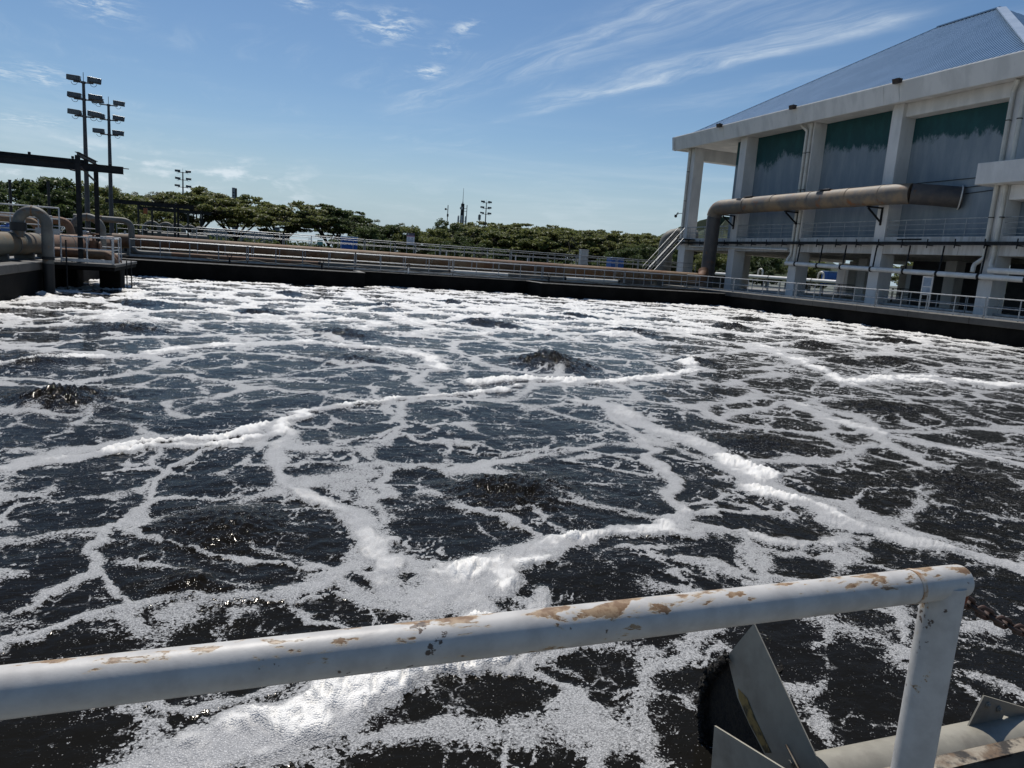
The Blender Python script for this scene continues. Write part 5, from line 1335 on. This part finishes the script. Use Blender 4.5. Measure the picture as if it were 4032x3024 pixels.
# ------------------------------------------------------------------ foreground railing, chain, scum trough
def foreground():
    t = thing('white_railing', 'chipped white pipe railing close in front, rust along its top', 'railing', (0, .915, .82))
    MB().tube([(-2.6, 0, 0), (1.135, 0, 0)], .0305, 40).build('top_rail', FGPAINT, t, True)
    MB().tube([(1.14, 0, 0), (1.22, 0, 0), (1.254, 0, 0), (1.2595, 0, 0), (1.262, 0, 0)], [.0308, .0308, .0307, .0295, .024], 40).build('end_elbow', FGPAINT, t, True)
    MB().tube([(1.1325, 0, 0), (1.1425, 0, 0)], .0318, 40).build('weld_ring', mat('rusty_weld', (.30, .17, .08), (.55, .48, .40), 60, rough=.6), t, True)
    for xx in (1.222, -1.0): MB().tube([(0, 0, 0), (0, 0, -1.105)], .0355, 36).build('post', FGPAINT, t, True, (xx, 0, 0))
    MB().tube([(-2.6, 0, 0), (1.2, 0, 0)], .024, 24).build('mid_rail', FGPAINT, t, True, (0, 0, -.62))
    # next railing, out of frame to the right, that carries the chain
    t2 = thing('white_railing', 'next white pipe railing post beyond the hanging chain', 'railing', (2.55, .93, .82))
    MB().tube([(0, 0, 0), (4, 0, 0)], .0305, 24).build('top_rail', FGPAINT, t2, True); MB().tube([(.03, 0, 0), (.03, 0, -1.105)], .0355, 24).build('post', FGPAINT, t2, True)
    ch = thing('chain', 'rusty iron chain hanging from the end of the chipped white railing', 'chain', (1.262, .93, .79))
    lk = []
    for i in range(20):
        a = 2 * math.pi * i / 20; cx, cy = math.cos(a) * .0095, math.sin(a) * .0095
        lk.append((cx + (.0105 if cx > 0 else -.0105), cy, 0))
    me = MB().tube(lk, .0042, 8, closed=True).mesh('chain_link', CHAINM, True)
    L_ = 1.28; n = 44; sag = .30
    pts = [Vector((L_ * i / n, 0.0 * i, -sag * 4 * (i / n) * (1 - i / n) * .62)) for i in range(n + 1)]
    for i in range(n):
        d = pts[i + 1] - pts[i]; mid = (pts[i] + pts[i + 1]) / 2
        o = link('chain_link', me, ch, mid); o.rotation_mode = 'QUATERNION'
        q = d.to_track_quat('X', 'Z'); from_roll = Matrix.Rotation(R(90 if i % 2 else 0) + R(18), 4, 'X').to_quaternion(); o.rotation_quaternion = q @ from_roll
        s = d.length / .0315; o.scale = (s, s, s)
    MB().tube(arc((-.004, -.005, .006), (0, 1, 0), (0, 0, 1), .027, 70, 290, 10), .0055, 8).build('hook', mat('red_rust', (.20, .05, .02), (.10, .035, .02), 40, rough=.7), ch, True)
    # scum trough in the near corner of the basin
    t = thing('scum_trough', 'steel scum trough with tilted grey plates and black dried sludge at the basin edge', 'trough', (2.4, 2.4, -.9))
    O = Vector((2.4, 2.4, -.9))
    def v(*p): return Vector(p) - O
    MB().plate([v(2.4, y, z) for y, z in ((2.765, -.375), (2.21, -.785), (2.14, -.86), (2.30, -1.02), (2.56, -.975), (2.70, -.90), (2.815, -.82), (2.935, -.655))], (.006, 0, 0)).build('tilted_plate', STAINLESS, t)
    # ochre scale that crept up the plate's inner edge
    MB().plate([v(2.397, y, z) for y, z in ((2.56, -.96), (2.52, -.93), (2.66, -.84), (2.74, -.775), (2.815, -.77), (2.80, -.815), (2.70, -.89))], (.002, 0, 0)).build('ochre_scale', OCHRE, t)
    rng = np.random.default_rng(2)
    arcp = [(2.93, -.655), (2.985, -.72), (3.03, -.79), (3.07, -.86), (3.10, -.93), (3.095, -1.0), (3.08, -1.07), (3.06, -1.14), (3.03, -1.22), (2.995, -1.30), (2.95, -1.4)]
    vs, fs = [], []; ns = 14
    pp = []
    for (a, b), (c, d) in zip(arcp[:-1], arcp[1:]):
        for k in range(4): u = k / 4; pp.append((a + (c - a) * u, b + (d - b) * u))
    pp.append(arcp[-1])
    for i, (y, z) in enumerate(pp):
        for j in range(ns):
            q = j / (ns - 1); xx = 2.38 + .30 * q; th = .03 * (1 - .5 * q)
            e = rng.normal() * .009
            vs.append(v(xx + rng.normal() * .006, y + e - .10 * q, z + rng.normal() * .009 - .05 * q))
    m_ = len(pp)
    for i in range(m_ - 1):
        for j in range(ns - 1): fs.append((i * ns + j, i * ns + j + 1, (i + 1) * ns + j + 1, (i + 1) * ns + j))
    o = MB().add(vs, fs).build('sludge_crust', CRUST, t); md = o.modifiers.new('thick', 'SOLIDIFY'); md.thickness = .03; md.offset = 0
    # rough rim of sludge clumps
    mb = MB()
    for (y, z) in pp:
        for k in range(4):
            c = v(2.385 + rng.normal() * .012, y + rng.normal() * .012 - .008, z + rng.normal() * .012); r_ = .008 + rng.random() * .016
            oc = [c + Vector(d) * r_ * (.7 + .6 * rng.random()) for d in ((1, 0, 0), (-1, 0, 0), (0, 1, 0), (0, -1, 0), (0, 0, 1), (0, 0, -1))]
            mb.add(oc, [(0, 2, 4), (2, 1, 4), (1, 3, 4), (3, 0, 4), (2, 0, 5), (1, 2, 5), (3, 1, 5), (0, 3, 5)])
    for k in range(160):
        u, w_ = rng.random(), rng.random(); y = 2.72 + .30 * u - .04 * w_; z = -.80 - .55 * w_ ; c = v(2.43 + .15 * rng.random(), y - .03, z); r_ = .006 + rng.random() * .014
        oc = [c + Vector(d) * r_ * (.7 + .6 * rng.random()) for d in ((1, 0, 0), (-1, 0, 0), (0, 1, 0), (0, -1, 0), (0, 0, 1), (0, 0, -1))]
        mb.add(oc, [(0, 2, 4), (2, 1, 4), (1, 3, 4), (3, 0, 4), (2, 0, 5), (1, 2, 5), (3, 1, 5), (0, 3, 5)])
    stuff(mb.build('sludge_clumps', CRUST, t))
    MB().plate([v(2.42, y, z) for y, z in ((2.80, -.80), (2.93, -.67), (3.06, -.86), (3.07, -1.06), (2.95, -1.4), (2.45, -1.4), (2.5, -1.0))], (.25, 0, 0)).build('trough_lining', CRUST, t)
    MB().plate([v(2.14, y, z) for y, z in ((2.645, -.825), (2.15, -.695), (2.10, -1.10), (2.62, -1.15))], (.010, 0, 0)).build('front_plate', STAINLESS, t)
    # bolts
    def bolt(c, ax, r=.013):
        c = v(*c); ax = Vector(ax); MB().tube([c, c + ax * .006], r * 1.5, 16).build('washer', STAINLESS, t, True); MB().tube([c + ax * .006, c + ax * .016], r, 6).build('bolt', STAINLESS, t)
    bolt((2.399, 2.385, -.88), (-1, 0, 0))
    MB().beam(v(2.395, 2.43, -.82), v(2.395, 2.24, -.93), .006, .016, (1, 0, 0)).build('rusty_strip', RUSTBEAM, t)
    MB().tube([v(2.40, 2.22, -.885), v(4.8, 2.22, -.90)], .14, 36).build('drain_pipe', STAINLESS, t, True)
    MB().plate([v(x, 2.245, z) for x, z in ((3.405, -.60), (3.95, -.80), (3.95, -.89), (3.575, -.735), (3.50, -.93), (3.30, -.90), (3.33, -.765))], (0, .008, 0)).build('bracket_plate', STAINLESS, t)
    for c in ((3.44, 2.243, -.655), (3.525, 2.243, -.69)): bolt(c, (0, -1, 0), .011)
    # channel beam in front of the pipe
    MB().box(tuple(v(2.32, 2.05, -.785)), tuple(v(4.8, 2.13, -.770))).build('channel_flange', RUSTBEAM, t)
    MB().box(tuple(v(2.32, 2.118, -.95)), tuple(v(4.8, 2.132, -.787))).build('channel_web', RUSTBEAM, t)
    MB().box(tuple(v(2.32, 2.03, -.965)), tuple(v(4.8, 2.13, -.951))).build('channel_flange', STAINLESS, t)
foreground()
